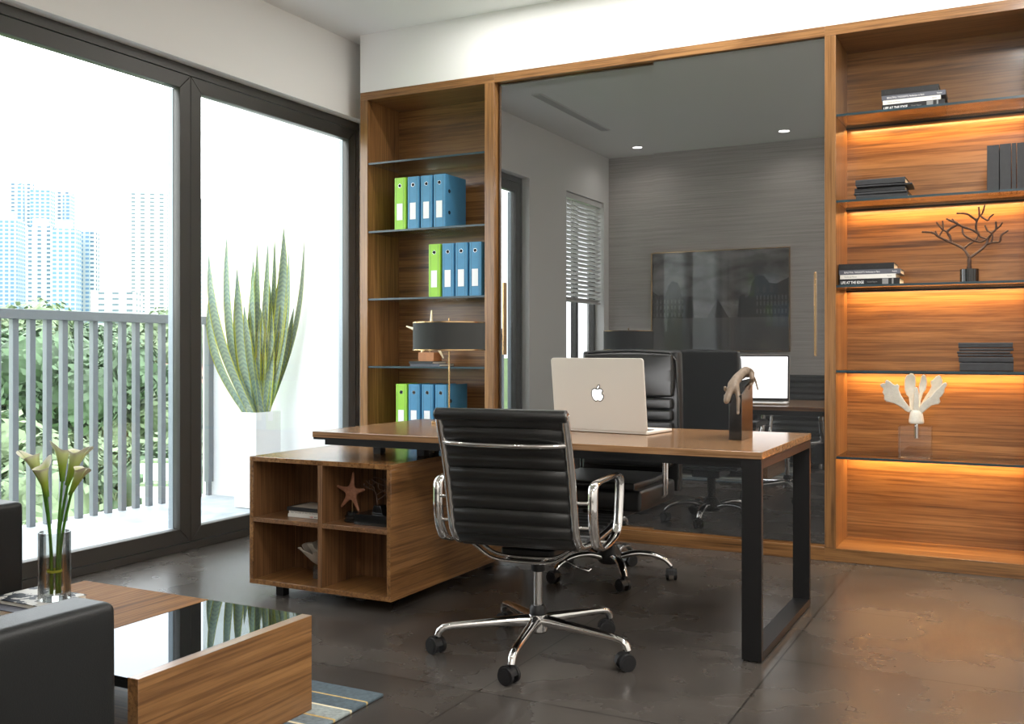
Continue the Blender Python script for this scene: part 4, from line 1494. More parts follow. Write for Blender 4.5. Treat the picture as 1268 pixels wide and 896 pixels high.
cushion('seat', -0.27, 0.27, -0.20, 0.30, 0.375, 0.475, 0.035, ex, puff=0.012)
cushion('seat_pad', -0.235, 0.235, -0.19, 0.285, 0.47, 0.505, 0.016, ex, puff=0.01)
bk = cushion('backrest', -0.262, 0.262, -0.345, -0.275, 0.40, 1.105, 0.045, ex, puff=0.012)
cushion('headrest_pad', -0.238, 0.238, -0.285, -0.235, 0.878, 1.090, 0.022, bk, puff=0.012)
z = 0.872
for i in range(6):
    h = 0.058
    cushion('lumbar_pad', -0.235, 0.235, -0.285, -0.235 + 0.003 * min(i, 3), z - h, z - 0.004, 0.017, bk, puff=0.006)
    z -= h
MB().tube([(-0.265, -0.268, 0.46), (-0.268, -0.262, 0.8), (-0.255, -0.262, 1.06), (-0.22, -0.262, 1.098), (0, -0.262, 1.108), (0.22, -0.262, 1.098), (0.255, -0.262, 1.06), (0.268, -0.262, 0.8), (0.265, -0.268, 0.46)], 0.006, n=8, up=(0, 1, 0)).build('piping', 'leather', bk, smooth=True)
for sg in (-1, 1):
    ar = cushion('armrest', sg * 0.30 - 0.028, sg * 0.30 + 0.028, -0.16, 0.16, 0.632, 0.665, 0.013, ex, puff=0.004)
    m = MB()
    m.tube([(sg * 0.29, 0.035, 0.64), (sg * 0.29, 0.033, 0.50), (sg * 0.29, 0.03, 0.425), (sg * 0.275, 0.03, 0.412), (sg * 0.2, 0.03, 0.40)], 0.0075, n=10, up=(1, 0, 0))
    m.tube([(sg * 0.29, -0.01, 0.64), (sg * 0.29, -0.008, 0.50), (sg * 0.29, -0.005, 0.425), (sg * 0.275, -0.005, 0.412), (sg * 0.2, -0.005, 0.40)], 0.0075, n=10, up=(1, 0, 0))
    m.build('arm_post', 'chrome', ar, smooth=True, auto=60)
    MB().box(sg * 0.29 - 0.02, sg * 0.29 + 0.02, -0.05, 0.075, 0.622, 0.634).build('arm_plate', 'black_plastic', ar, bevel=0.003)

# ================================================================== SOFA CORNER
rg = tag(MB().box(-2.0, 0, -1.75, 0, 0, 0.011).build('rug', 'rug', None, bevel=0.004), 'grey blue woven rug with thin gold stripes under the coffee table', 'rug')
rg.location = (2.235, -2.78, 0)
RZ = 0.0112
CX0, CX1, CY0, CY1 = 1.118, 2.122, -3.675, -3.002
t = thing('coffee_table', 'low walnut coffee table with a black glass strip beside its end panel', 'table', (1.62, -3.34, RZ))
rel(MB().box(CX1 - 0.037, CX1, CY0, CY1, RZ, 0.30), t).build('end_panel', 'wood_y', t, bevel=0.001, seg=1)
rel(MB().box(CX0, CX0 + 0.037, CY0, CY1, RZ, 0.27), t).build('end_panel', 'wood_y', t, bevel=0.001, seg=1)
rel(MB().box(CX0, 1.70, CY0, CY1, 0.27, 0.30), t).build('tabletop', 'wood_y_desk', t, bevel=0.001, seg=1)
rel(MB().box(1.7005, CX1 - 0.0375, CY0, CY1, 0.291, 0.299), t).build('glass_top', 'black_glass', t)
rel(MB().box(1.7005, CX1 - 0.0375, CY0 + 0.02, CY1 - 0.01, 0.262, 0.2905), t).build('glass_support', 'black_metal', t)
rel(MB().box(CX0 + 0.037, CX1 - 0.037, CY0 + 0.05, CY1 - 0.03, 0.09, 0.115), t).build('lower_shelf', 'wood_x', t, bevel=0.001, seg=1)


def armchair(label, x0, x1, y0, y1, face):
    """cubic armchair; face is 'y' (looks to +y) or 'x' (looks to +x)"""
    t = thing('armchair', label, 'armchair', ((x0 + x1) / 2, (y0 + y1) / 2, RZ))
    ox, oy = t.location.x, t.location.y
    X0, X1, Y0_, Y1_ = x0 - ox, x1 - ox, y0 - oy, y1 - oy
    h = 0.60 - RZ
    A = 0.125
    if face == 'y':
        arms = [(X0, X0 + A, Y0_, Y1_), (X1 - A, X1, Y0_, Y1_)]
        back = (X0 + A + 0.002, X1 - A - 0.002, Y0_, Y0_ + 0.14)
        seat = (X0 + A + 0.002, X1 - A - 0.002, Y0_ + 0.142, Y1_)
    else:
        arms = [(X0, X1, Y0_, Y0_ + A), (X0, X1, Y1_ - A, Y1_)]
        back = (X0, X0 + 0.14, Y0_ + A + 0.002, Y1_ - A - 0.002)
        seat = (X0 + 0.142, X1, Y0_ + A + 0.002, Y1_ - A - 0.002)
    for a in arms:
        cushion('arm', *a, 0.05, h, 0.022, t, 'leather_sofa', puff=0.004)
    cushion('backrest', *back, 0.05, h + 0.02, 0.022, t, 'leather_sofa', puff=0.006)
    cushion('seat_base', *seat, 0.05, 0.25, 0.012, t, 'leather_sofa')
    cushion('seat_cushion', *seat, 0.252, 0.40, 0.03, t, 'leather_sofa', puff=0.012)
    for sx in (X0 + 0.05, X1 - 0.05):
        for sy in (Y0_ + 0.05, Y1_ - 0.05):
            MB().cyl((sx, sy, 0), (sx, sy, 0.05), 0.018, n=12).build('foot', 'chrome_dull', t, smooth=True)
    return t


armchair('black leather armchair in the left foreground, nearest the camera', 1.52, 2.42, -4.625, -3.995, 'y')
armchair('black leather armchair at the left edge, beyond the vase of callas', 0.33, 1.045, -3.95, -3.185, 'x')

# ---- magazine, book and vase
tb = 0.3003
t = thing('picture_book', 'thin grey book lying under the black and white magazine', 'book', (1.275, -3.345, tb), R(3))
MB().box(-0.125, 0.118, -0.10, 0.10, 0, 0.016).build('pages', 'paper', t)
m = MB().box(-0.127, 0.121, -0.102, 0.102, 0.016, 0.018).box(-0.127, 0.121, -0.102, 0.102, -0.0, 0.0015).box(-0.128, -0.125, -0.102, 0.102, 0.0, 0.018)
m.build('cover', 'book_grey', t)
t = thing('magazine', 'magazine with a torn black and white cover lying under the glass vase', 'magazine', (1.285, -3.315, tb + 0.0183))
MB().box(-0.118, 0.115, -0.083, 0.083, 0, 0.012).build('pages', 'paper', t)
m = MB().box(-0.12, 0.117, -0.085, 0.085, 0.012, 0.0138)
m.build('cover', 'ink_cover', t)
MB().box(-0.12, 0.117, -0.085, 0.085, -0.0001, 0.0012).build('back_cover', 'book_dark', t)

VX, VY, VZ = 1.362, -3.318, tb + 0.0183 + 0.0139
t = thing('glass_vase', 'clear cylindrical glass vase on the coffee table', 'vase', (VX, VY, VZ))
VH = 0.212
m = MB().lathe([(0.046, 0), (0.048, 0.003), (0.048, VH - 0.001), (0.0465, VH), (0.0435, VH), (0.0425, VH - 0.002), (0.0425, 0.024), (0.040, 0.018), (0.0, 0.018)], n=44, caps=False)
m.add([], [])
m.lathe([(0.0, 0.0), (0.046, 0.0)], n=44, caps=False)
m.build('vase_glass', 'vase_glass', t, smooth=True, auto=50)


def calla(label, base, top, lean, scale, turn, group):
    """one stem with its flower; base and top are offsets from the vase foot"""
    # across the view, away from it, up -> room axes
    q_ = lambda v: Vector((0.889 * v[0] - 0.459 * v[1], 0.459 * v[0] + 0.889 * v[1], v[2]))
    b = q_(base); tp = q_(top); lean = q_(lean)
    root = thing('calla_lily', label, 'flower', (VX + b.x, VY + b.y, VZ + 0.0185 + b.z), 0, group)
    d = tp - b
    pts = []
    for i in range(13):
        s_ = i / 12
        p = d * s_ + Vector((-d.x, -d.y, 0)) * 0.42 * math.sin(PI * s_) * 0.8
        pts.append(p)
    MB().tube(pts, [0.0052 - 0.0012 * i / 12 for i in range(13)], n=10, up=(0.3, 1, 0)).build('stem', 'stem_green', root, smooth=True)
    dr = (pts[-1] - pts[-2]).normalized()
    # spathe: a funnel rolled from one petal, flaring into a pointed lip
    z_ = (dr + Vector(lean) * 0.25).normalized()
    x_ = Matrix.Rotation(turn, 3, z_) @ z_.orthogonal().normalized()
    y_ = z_.cross(x_)
    N, M_ = 28, 14
    vs = []; uvs = []
    for side in (0, 1):
        for j in range(M_ + 1):
            v = j / M_
            for i in range(N + 1):
                u = i / N
                a = 2 * PI * u * 0.985
                point = max(0, math.cos(a)) ** 3
                r = 0.0048 + 0.0150 * v ** 1.3 + 0.0045 * v ** 5.0 + 0.011 * point * v ** 6
                h = 0.100 * v + 0.020 * point * v ** 3 - 0.010 * (1 - point) * v ** 8
                r += 0.0015 * math.sin(5 * a) * v ** 4
                if side: r = max(r - 0.0012, 0.001)
                off = 0.003 * u
                p = pts[-1] - z_ * 0.012 + z_ * (h * scale) + (x_ * math.cos(a) + y_ * math.sin(a)) * ((r + off * (1 - v)) * scale)
                vs.append(p); uvs.append((u, v))
    S = (M_ + 1) * (N + 1)
    fs = []
    for j in range(M_):
        for i in range(N):
            a = j * (N + 1) + i
            fs.append((a, a + 1, a + N + 2, a + N + 1))
            fs.append((S + a, S + a + N + 1, S + a + N + 2, S + a + 1))
    for i in range(N):
        a = M_ * (N + 1) + i
        fs.append((a, a + 1, S + a + 1, S + a))
    for j in range(M_):
        for i in (0, N):
            a = j * (N + 1) + i
            fs.append((a, a + N + 1, S + a + N + 1, S + a))
    sp_ = MB().add(vs, fs, uvs).build('spathe', 'calla', root, smooth=True, auto=80)
    q = pts[-1]
    MB().tube([q, q + z_ * 0.03 * scale, q + z_ * 0.062 * scale], [0.0035, 0.004, 0.002], n=8).build('spadix', 'spadix', sp_, smooth=True)
    return root


G = 'white and green calla lilies in the glass vase'
calla('calla lily leaning furthest left out of the vase', (-0.010, 0.004, 0), (-0.044, 0.010, 0.345), (-0.9, -0.2, 0.3), 1.12, 2.6, G)
calla('calla lily second from the left, its bloom lower than its neighbours', (-0.004, -0.012, 0), (-0.012, -0.030, 0.318), (-0.2, -0.5, 0.6), 1.05, 0.6, G)
calla('tall upright calla lily in the middle of the bunch', (0.004, 0.012, 0), (0.012, 0.030, 0.358), (-0.5, 0.2, 0.6), 1.08, 3.6, G)
calla('calla lily with the widest open bloom, right of the middle one', (0.010, -0.004, 0), (0.044, 0.0, 0.350), (0.8, -0.3, 0.5), 1.22, 5.6, G)
calla('calla lily leaning furthest right, its bloom lowest on that side', (0.014, 0.004, 0), (0.064, -0.022, 0.322), (1.0, -0.2, 0.3), 1.0, 5.2, G)
tag(MB().lathe([(0.0215, 0), (0.023, 0.004), (0.0215, 0.008), (0.0205, 0.004), (0.0215, 0)], n=24, caps=False).build('stem_band', 'band_yellow', None, smooth=True), 'yellow green rubber band round the calla stems in the vase', 'band').location = (VX, VY, VZ + 0.085)

# ================================================================== PICTURE ON THE REAR WALL
t = thing('framed_picture', 'wide bronze framed black and white city square photograph on the rear wall', 'picture', (1.232, -4.659, 1.62))
PW, PH = 0.737, 0.525
m = MB()
m.box(-PW, PW, 0, 0.028, PH - 0.012, PH).box(-PW, PW, 0, 0.028, -PH, -PH + 0.012).box(-PW, -PW + 0.012, 0, 0.028, -PH + 0.012, PH - 0.012).box(PW - 0.012, PW, 0, 0.028, -PH + 0.012, PH - 0.012)
m.build('picture_frame', 'gold', t, bevel=0.001, seg=1)
pr_ = MB().box(-PW + 0.012, PW - 0.012, 0.001, 0.012, -PH + 0.012, PH - 0.012).build('photo_print', 'photo_sky', t)
GY = -0.175
MB().box(-PW + 0.012, PW - 0.012, 0.012, 0.0122, -PH + 0.012, GY).build('printed_square', 'photo_ground', pr_)
def outline(P, mat, name, y0=0.0122):
    MB().prism([(x, z) for x, z in P], 'y', y0, y0 + 0.0003).build(name, mat, pr_)
outline([(-0.725, GY), (-0.725, 0.12), (-0.64, 0.07), (-0.56, 0.07), (-0.545, 0.12), (-0.53, 0.17), (-0.49, 0.215), (-0.43, 0.20), (-0.40, 0.14), (-0.385, 0.04), (-0.31, 0.015), (-0.31, 0.05), (-0.27, 0.05), (-0.26, -0.02), (-0.25, GY)], 'photo_dark', 'printed_palace')
outline([(0.21, GY), (0.22, 0.0), (0.24, 0.06), (0.28, 0.06), (0.29, 0.02), (0.33, 0.05), (0.35, 0.17), (0.40, 0.24), (0.47, 0.245), (0.53, 0.17), (0.60, 0.16), (0.725, 0.22), (0.725, GY)], 'photo_dark', 'printed_palace')
outline([(-0.115, GY), (0.0, 0.02), (-0.03, GY)], 'photo_mid', 'printed_pyramid')
outline([(-0.03, GY), (0.0, 0.02), (0.115, GY)], 'photo_dark', 'printed_pyramid')
m = MB()
for i in range(9):
    for j, zz in enumerate((-0.14, -0.06, 0.0)):
        x = 0.40 + i * 0.036
        m.box(x, x + 0.015, 0.0125, 0.0127, zz, zz + 0.045)
        x = -0.70 + i * 0.04
        if x < -0.36: m.box(x, x + 0.014, 0.0125, 0.0127, zz - 0.02, zz + 0.02)
m.build('printed_arcade', 'photo_mid', pr_)
MB().box(-PW + 0.0125, PW - 0.0125, 0.0145, 0.0165, -PH + 0.0125, PH - 0.0125).build('picture_glass', 'picture_glass', t)


# ================================================================== THINGS ON THE SHELVES
def binder_proto(mat):
    t = empty('binder', (0, 0, 0))
    w_, d_, h_ = 0.088, 0.262, 0.338
    # cover wraps spine and both sides; the spine (front) is rounded
    m = MB()
    out = [(0, d_), (0, 0.006), (0.002, 0.002), (0.006, 0), (w_ - 0.006, 0), (w_ - 0.002, 0.002), (w_, 0.006), (w_, d_)]
    inn = [(w_ - 0.003, d_), (w_ - 0.003, 0.006), (0.003, 0.006), (0.003, d_)]
    m.prism(out + inn, 'z', 0, h_)
    m.build('cover', mat, t)
    MB().box(0.008, w_ - 0.012, 0.012, d_ - 0.012, 0.004, h_ - 0.022).build('papers', 'paper', t)
    m = MB()
    for x in (0.016, w_ - 0.016):
        m.box(x - 0.0006, x + 0.0006, -0.0004, 0.0, 0.004, h_ - 0.004)
    m.build('spine_crease', 'binder_in', t)
    lb = MB().box(0.018, w_ - 0.020, -0.0012, -0.0002, 0.058, 0.172).build('label_pocket', mat, t)
    MB().box(0.021, w_ - 0.023, -0.0018, -0.0013, 0.061, 0.169).build('label', 'label_white', lb)
    rg_ = MB()
    rg_.cyl((w_ / 2, -0.0016, 0.285), (w_ / 2, 0.0, 0.285), 0.0125, n=24)
    rg_ = rg_.build('ring', 'chrome_dull', t, smooth=True, auto=40)
    MB().cyl((w_ / 2, -0.002, 0.285), (w_ / 2, -0.0017, 0.285), 0.0108, n=24).build('ring_hole', 'gap_black', rg_)
    for z_ in (0.095, 0.232):
        MB().cyl((w_, 0.05, z_), (w_ + 0.0016, 0.05, z_), 0.0125, n=18).box(w_ + 0.0016, w_ + 0.003, 0.038, 0.064, z_ - 0.003, z_ + 0.002).build('side_rivet', 'black_metal', t)
    return t


pg = binder_proto('binder_green')
pb = binder_proto('binder_blue')
first = {'g': pg, 'b': pb}
rows = [(0.383, SH[1] + 0.0063, 'second highest shelf'), (0.645, SH[2] + 0.0063, 'middle shelf'), (0.391, SH[4] + 0.0063, 'lowest shelf behind the desk')]
names = ['blue binder next to the green one on the ', 'blue binder third from the left on the ', 'rightmost blue binder on the ']
for ri, (x0, z0, nm) in enumerate(rows):
    for k in range(4):
        key = 'g' if k == 0 else 'b'
        proto = pg if k == 0 else pb
        o = proto if first[key] is not None else copy_tree(proto)
        first[key] = None
        o.location = (x0 + k * 0.1005, 0.022 + 0.002 * ((k * 7 + ri) % 3), z0)
        tag(o, ('lime green ring binder on the ' if k == 0 else names[k - 1]) + nm, 'binder', 'ring binders in the left bookcase')


def book(label, loc, w_, d_, h_, mat, rz=0.0, spine=0.0, group=None, name='book'):
    """closed book lying flat: spine to the front (-y), page edges on the other sides"""
    t = thing(name, label, 'book', loc, rz, group)
    m = MB()
    c = 0.0022
    m.box(0, w_, 0, d_, 0, c).box(0, w_, 0, d_, h_ - c, h_)
    m.box(0, w_, 0, c, c, h_ - c)
    if mat == 'book_black':
        m = MB().prism([(0.0028, 0.0008), (0.0, 0.005), (0.0, h_ - 0.005), (0.0028, h_ - 0.0008), (d_, h_ - 0.0008), (d_, h_ - 0.003), (0.006, h_ - 0.003), (0.006, 0.003), (d_, 0.003), (d_, 0.0008)], 'x', 0, w_)
    m.build('cover', mat, t)
    MB().box(0.004, w_ - 0.004, c, d_ - 0.004, c, h_ - c).build('pages', 'paper', t)
    return t


def titled_stack(x, y, z, where_):
    G = 'titled books stacked ' + where_
    hs = [0.033, 0.022, 0.025, 0.032]
    z0 = z
    b = book('black bottom book with large white title in the stack ' + where_, (x, y, z0), 0.300, 0.225, hs[0] , 'book_dark', 0, group=G)
    text('spine_title', 'LIFE AT THE EDGE', 0.019, 'ink_white', b, (0.008, -0.0003, 0.008), (PI / 2, 0, 0), 0.115, True)
    text('spine_author', 'Vincent Nguyen', 0.011, 'ink_grey', b, (0.140, -0.0003, 0.012), (PI / 2, 0, 0), 0.050)
    m = MB()
    for a, w_ in ((0.215, 0.030), (0.262, 0.008)): m.box(a, a + w_, -0.0005, -0.0001, 0.002, hs[0] - 0.002)
    m.build('spine_stripes', 'ink_grey', b)
    z0 += hs[0] + 0.0002
    b = book('white book in the titled stack ' + where_, (x + 0.004, y, z0), 0.277, 0.215, hs[1], 'book_white', 0, group=G)
    text('spine_title', 'Cecilia de Morais', 0.012, 'ink_grey', b, (0.022, -0.0003, 0.007), (PI / 2, 0, 0), 0.062)
    text('spine_author', 'Rossiter', 0.010, 'ink_grey', b, (0.235, -0.0003, 0.008), (PI / 2, 0, 0), 0.024)
    z0 += hs[1] + 0.0002
    b = book('grey book in the titled stack ' + where_, (x - 0.002, y + 0.002, z0), 0.306, 0.222, hs[2], 'book_grey', R(0.6), group=G)
    text('spine_title', 'BEAUTIFUL THOUGHTS, Perfection in Paris', 0.013, 'ink_white', b, (0.026, -0.0003, 0.008), (PI / 2, 0, 0), 0.178)
    text('spine_author', 'Rossiter', 0.010, 'ink_white', b, (0.265, -0.0003, 0.009), (PI / 2, 0, 0), 0.024)
    z0 += hs[2] + 0.0002
    b = book('black top book of the titled stack ' + where_, (x - 0.004, y + 0.002, z0), 0.276, 0.215, hs[3], 'book_dark', R(0.5), group=G)
    text('spine_title', 'ROBERT LONGO — CHARCOAL', 0.022, 'key_black', b, (0.015, -0.0003, 0.009), (PI / 2, 0, 0), 0.19, True)


titled_stack(3.400, 0.055, SH[0] + 0.0062, 'on the highest lit shelf')
titled_stack(3.186, 0.055, SH[2] + 0.0062, 'on the third lit shelf')
# black books, second shelf
sp = [(0.000, 0.255, 0.028, 0.020), (-0.010, 0.262, 0.012, 0.020), (-0.008, 0.250, 0.026, 0.030), (0.004, 0.272, 0.010, 0.012), (-0.002, 0.245, 0.032, 0.018)]
nm = ['bottom', 'second from the bottom, thin', 'middle', 'second from the top, thin', 'top']
z0 = SH[1] + 0.0062
for i, (dx, w_, h_, dy) in enumerate(sp):
    book('black cloth book, ' + nm[i] + ' of the second shelf stack', (3.268 + dx, 0.05 + dy, z0), w_, 0.20, h_, 'book_black', R((0.4, -1.0, 0.8, 1.6, -0.6)[i]), group='black books stacked on the second shelf')
    z0 += h_ + 0.0002
# black books, fourth shelf right
sp = [(0.000, 0.243, 0.043), (-0.004, 0.246, 0.028), (-0.008, 0.247, 0.015), (-0.012, 0.240, 0.014), (-0.002, 0.245, 0.015), (-0.006, 0.246, 0.028)]
nm = ['bottom and thickest', 'second from the bottom', 'third from the bottom, thin', 'third from the top, thin', 'second from the top, thin', 'top']
z0 = SH[3] + 0.0062
for i, (dx, w_, h_) in enumerate(sp):
    book('black cloth book, ' + nm[i] + ' of the fourth shelf stack', (3.768 + dx, 0.07, z0), w_, 0.19, h_, 'book_black', R((0.2, -0.4, 0.5, -0.6, 0.4, -0.2)[i]), group='black books stacked on the fourth shelf')
    z0 += h_ + 0.0002
# upright black books, second shelf right
for i, (x, w_, h_) in enumerate(((3.893, 0.054, 0.228), (3.950, 0.050, 0.230), (4.003, 0.020, 0.230), (4.026, 0.046, 0.229))):
    t = thing('book', 'upright black book, ' + ['leftmost', 'second from the left', 'thinnest, third from the left', 'rightmost'][i] + ' on the second lit shelf', 'book', (x, 0.05, SH[1] + 0.0062), 0, 'black books standing on the second shelf')
    m = MB()
    c = 0.0024
    m.box(0, c, 0, 0.17, 0, h_).box(w_ - c, w_, 0, 0.17, 0, h_).box(c, w_ - c, 0, c, 0, h_)
    m.build('cover', 'book_black', t, bevel=0.0008, seg=1)
    MB().box(c, w_ - c, c, 0.166, 0.003, h_ - 0.004).build('pages', 'paper', t)


def branches(root, name, mat, strokes, ox, oy, k, zr, r_base, jit=0.03, lo=None):
    """strokes: polylines (u, v, level) read off the sculpture's outline; u right, v down"""
    m = MB()
    def P(u, v):
        return Vector(((u - ox) * k, 0.6 * jit * noise.noise(Vector((u * 0.012, v * 0.012, 3.3))) * 2.0, (oy - v) * k + zr))
    for lev, pts in strokes:
        q = [P(u, v) for u, v in pts]
        q2 = smooth_path([tuple(p) for p in q], 3)
        n_ = len(q2)
        r0 = r_base * (1.0, 0.62, 0.50, 0.42)[lev]; r1 = r_base * (0.75, 0.42, 0.36, 0.32)[lev]
        rad = [(r0 + (r1 - r0) * i / n_) * (1 + 0.14 * math.sin(i * 2.1)) for i in range(n_)]
        m.tube(q2, rad, n=8, up=(0, 1, 0.01))
        m.ball(q2[-1], rad[-1] * 1.1, n=8, m=6)
    return m.build(name, mat, root, smooth=True, auto=80)


TREE = [(0, [(833, 755), (834, 715), (833, 680)]),
        (1, [(833, 684), (800, 630), (735, 590), (670, 555), (640, 530), (610, 522), (575, 517)]),
        (1, [(733, 592), (727, 555), (713, 525), (738, 500), (770, 482), (740, 465), (712, 448)]),
        (3, [(714, 527), (690, 512), (672, 492), (655, 468)]), (3, [(690, 512), (690, 490), (688, 462)]),
        (3, [(668, 555), (676, 535), (690, 512)]), (3, [(655, 542), (650, 520)]),
        (2, [(770, 482), (800, 500), (850, 520), (880, 545), (892, 562), (930, 576)]), (3, [(766, 480), (748, 462), (742, 452)]),
        (2, [(804, 630), (832, 602), (862, 585), (882, 548)]), (2, [(862, 585), (832, 570), (800, 542), (795, 500)]),
        (2, [(862, 585), (895, 592), (930, 576)]),
        (1, [(840, 684), (890, 645), (925, 605), (932, 576), (955, 545), (975, 520), (975, 485)]),
        (3, [(975, 522), (995, 508), (1008, 490)]), (3, [(955, 545), (930, 530), (918, 500)]),
        (2, [(925, 608), (960, 600), (995, 598), (1003, 562), (1035, 537)]), (3, [(950, 600), (956, 575), (955, 550)]),
        (2, [(882, 546), (868, 510), (872, 466), (886, 440), (883, 390)]), (3, [(886, 440), (902, 425), (915, 382)]),
        (2, [(872, 464), (848, 446), (820, 425), (768, 420)]), (3, [(892, 440), (930, 468), (942, 450), (960, 436)])]
t = thing('tree_sculpture', 'bare branching bronze tree on a black cylinder in the lit bookcase', 'sculpture', (3.812, 0.085, SH[2] + 0.0062))
m = MB()
n_ = 30
vs = []
for z_ in (0, 0.066):
    for i in range(n_ * 2):
        a = PI * i / n_
        r_ = 0.043 + (0.0012 if i % 4 < 2 else 0)
        vs.append((r_ * math.cos(a), r_ * math.sin(a), z_))
N2 = n_ * 2
m.add(vs, [(i, (i + 1) % N2, (i + 1) % N2 + N2, i + N2) for i in range(N2)] + [list(range(N2 - 1, -1, -1)), list(range(N2, 2 * N2))])
m.build('plinth', 'ebony', t)
branches(t, 'tree_figure', 'bronze', TREE, 833, 755, 0.00085, 0.064, 0.0115)

# white coral on an acrylic cube
t = thing('coral_ornament', 'white branching coral on a clear acrylic cube in the lit bookcase', 'ornament', (3.557, 0.10, SH[4] + 0.0062))
MB().box(-0.079, 0.079, -0.045, 0.045, 0, 0.168).build('acrylic_cube', 'acrylic', t, bevel=0.001, seg=1)
m = MB().cyl((0.005, 0, 0.105), (0.005, 0, 0.20), 0.012, n=20)
m.build('metal_pin', 'chrome', t, smooth=True)
k = 0.00063
MB().lathe([(0.033, 0.180), (0.037, 0.186), (0.037, 0.196), (0.034, 0.216), (0.031, 0.234), (0.022, 0.250), (0.008, 0.256)], c=(0.005, 0, 0), n=28).build('coral_base', 'coral', t, smooth=True, auto=70)
LOBES = [
    (-0.045, 0.0, [(325, 425), (345, 400), (300, 340), (265, 280), (250, 235), (255, 205), (240, 190), (222, 200), (205, 190), (185, 170), (160, 157), (145, 168), (148, 185), (130, 185), (108, 195), (107, 212), (125, 225), (130, 240), (122, 262), (135, 285), (133, 320), (150, 340), (180, 345), (215, 355), (260, 380), (300, 415)]),
    (0.030, 0.004, [(330, 440), (365, 430), (362, 330), (368, 250), (372, 180), (368, 130), (350, 108), (330, 103), (318, 115), (300, 120), (288, 145), (284, 190), (286, 240), (300, 280), (318, 300), (325, 350)]),
    (-0.030, -0.008, [(362, 450), (400, 450), (405, 340), (402, 260), (395, 220), (384, 212), (372, 222), (368, 280), (360, 350)]),
    (0.020, 0.010, [(395, 430), (418, 410), (412, 330), (430, 265), (450, 235), (458, 190), (455, 150), (445, 120), (430, 113), (415, 125), (405, 170), (395, 215), (400, 260), (392, 320)]),
    (0.060, 0.008, [(400, 430), (425, 400), (440, 340), (470, 300), (510, 280), (545, 240), (570, 190), (572, 160), (555, 125), (540, 118), (520, 130), (500, 155), (482, 165), (480, 185), (488, 210), (470, 250), (440, 300), (415, 350)]),
    (-0.055, -0.004, [(390, 460), (425, 430), (460, 395), (500, 360), (550, 350), (565, 330), (558, 300), (575, 285), (595, 250), (597, 225), (618, 190), (610, 172), (590, 175), (560, 210), (530, 240), (500, 280), (465, 310), (430, 340), (405, 380), (385, 420)])]
for lean_, off_, P_ in LOBES:
    bm = bmesh.new()
    pts_ = [((u - 372) * k, (512 - v) * k + 0.182) for u, v in P_]
    front = [bm.verts.new((x, -0.0075, z)) for x, z in pts_]
    f_ = bm.faces.new(front)
    e_ = bmesh.ops.extrude_face_region(bm, geom=[f_])
    bmesh.ops.translate(bm, vec=(0, 0.015, 0), verts=[g for g in e_['geom'] if isinstance(g, bmesh.types.BMVert)])
    bmesh.ops.recalc_face_normals(bm, faces=bm.faces)
    bmesh.ops.bevel(bm, geom=[e for e in bm.edges if abs(e.verts[0].co.y - e.verts[1].co.y) < 1e-6], offset=0.0055, segments=3, profile=0.6, affect='EDGES')
    for v_ in bm.verts:
        h_ = (v_.co.z - 0.22) / 0.2
        v_.co.y += off_ + lean_ * max(h_, 0) ** 1.2 + 0.004 * noise.noise(v_.co * 40)
    me_ = bpy.data.meshes.new('coral_lobe')
    bm.to_mesh(me_); bm.free()
    me_.materials.append(MATS['coral'])
    for p_ in me_.polygons: p_.use_smooth = True
    me_.set_sharp_from_angle(angle=R(60))
    o_ = bpy.data.objects.new('coral_lobe', me_)
    C.objects.link(o_); o_.parent = t


def star_figure(name, mat, parent, c, Rr, angs, r0, tilt=0.0, flat=0.55):
    V = [(0, 0, 0)]; Ed = []; Ra = [(r0 * 1.9, r0 * 1.9)]
    for a, l in angs:
        a = R(a)
        prev = 0
        for s_, rr in ((0.28, 1.35), (0.55, 1.0), (0.8, 0.72), (1.0, 0.42)):
            q = Rr * l * s_
            V.append((q * math.cos(a), tilt * q, q * math.sin(a)))
            Ra.append((r0 * rr, r0 * rr)); Ed.append((prev, len(V) - 1)); prev = len(V) - 1
    V = [(c[0] + x, c[1] + y, c[2] + z) for x, y, z in V]
    o = skin(name, V, Ed, Ra, mat, parent, sub=2, root=0)
    for v in o.data.vertices: v.co.y = c[1] + (v.co.y - c[1]) * flat
    return o


# gold starfish on a wooden block and books in the left bookcase
z4 = SH[3] + 0.0062
b1 = book('flat grey book under the light grey one behind the lamp stem', (0.475, 0.07, z4), 0.225, 0.19, 0.016, 'book_grey', 0, group='grey books under the gold starfish')
b2 = book('flat dark book under the wooden block of the gold starfish', (0.470, 0.065, z4 + 0.0162), 0.180, 0.18, 0.016, 'book_dark', 0, group='grey books under the gold starfish')
t = thing('starfish_ornament', 'pale gold starfish on a wooden block, partly behind the lamp shade', 'ornament', (0.578, 0.15, z4 + 0.0324))
MB().box(-0.06, 0.06, -0.05, 0.05, 0, 0.058).build('wooden_block', 'wood_block', t, bevel=0.002)
MB().cyl((0, 0, 0.058), (0, 0, 0.16), 0.0035, n=10).build('pin', 'gold', t, smooth=True)
star_figure('starfish', 'gold_light', t, (0.008, 0, 0.172), 0.165, [(88, 1.0), (163, 1.25), (15, 1.1), (238, 1.12), (302, 1.1)], 0.0125, 0.0)

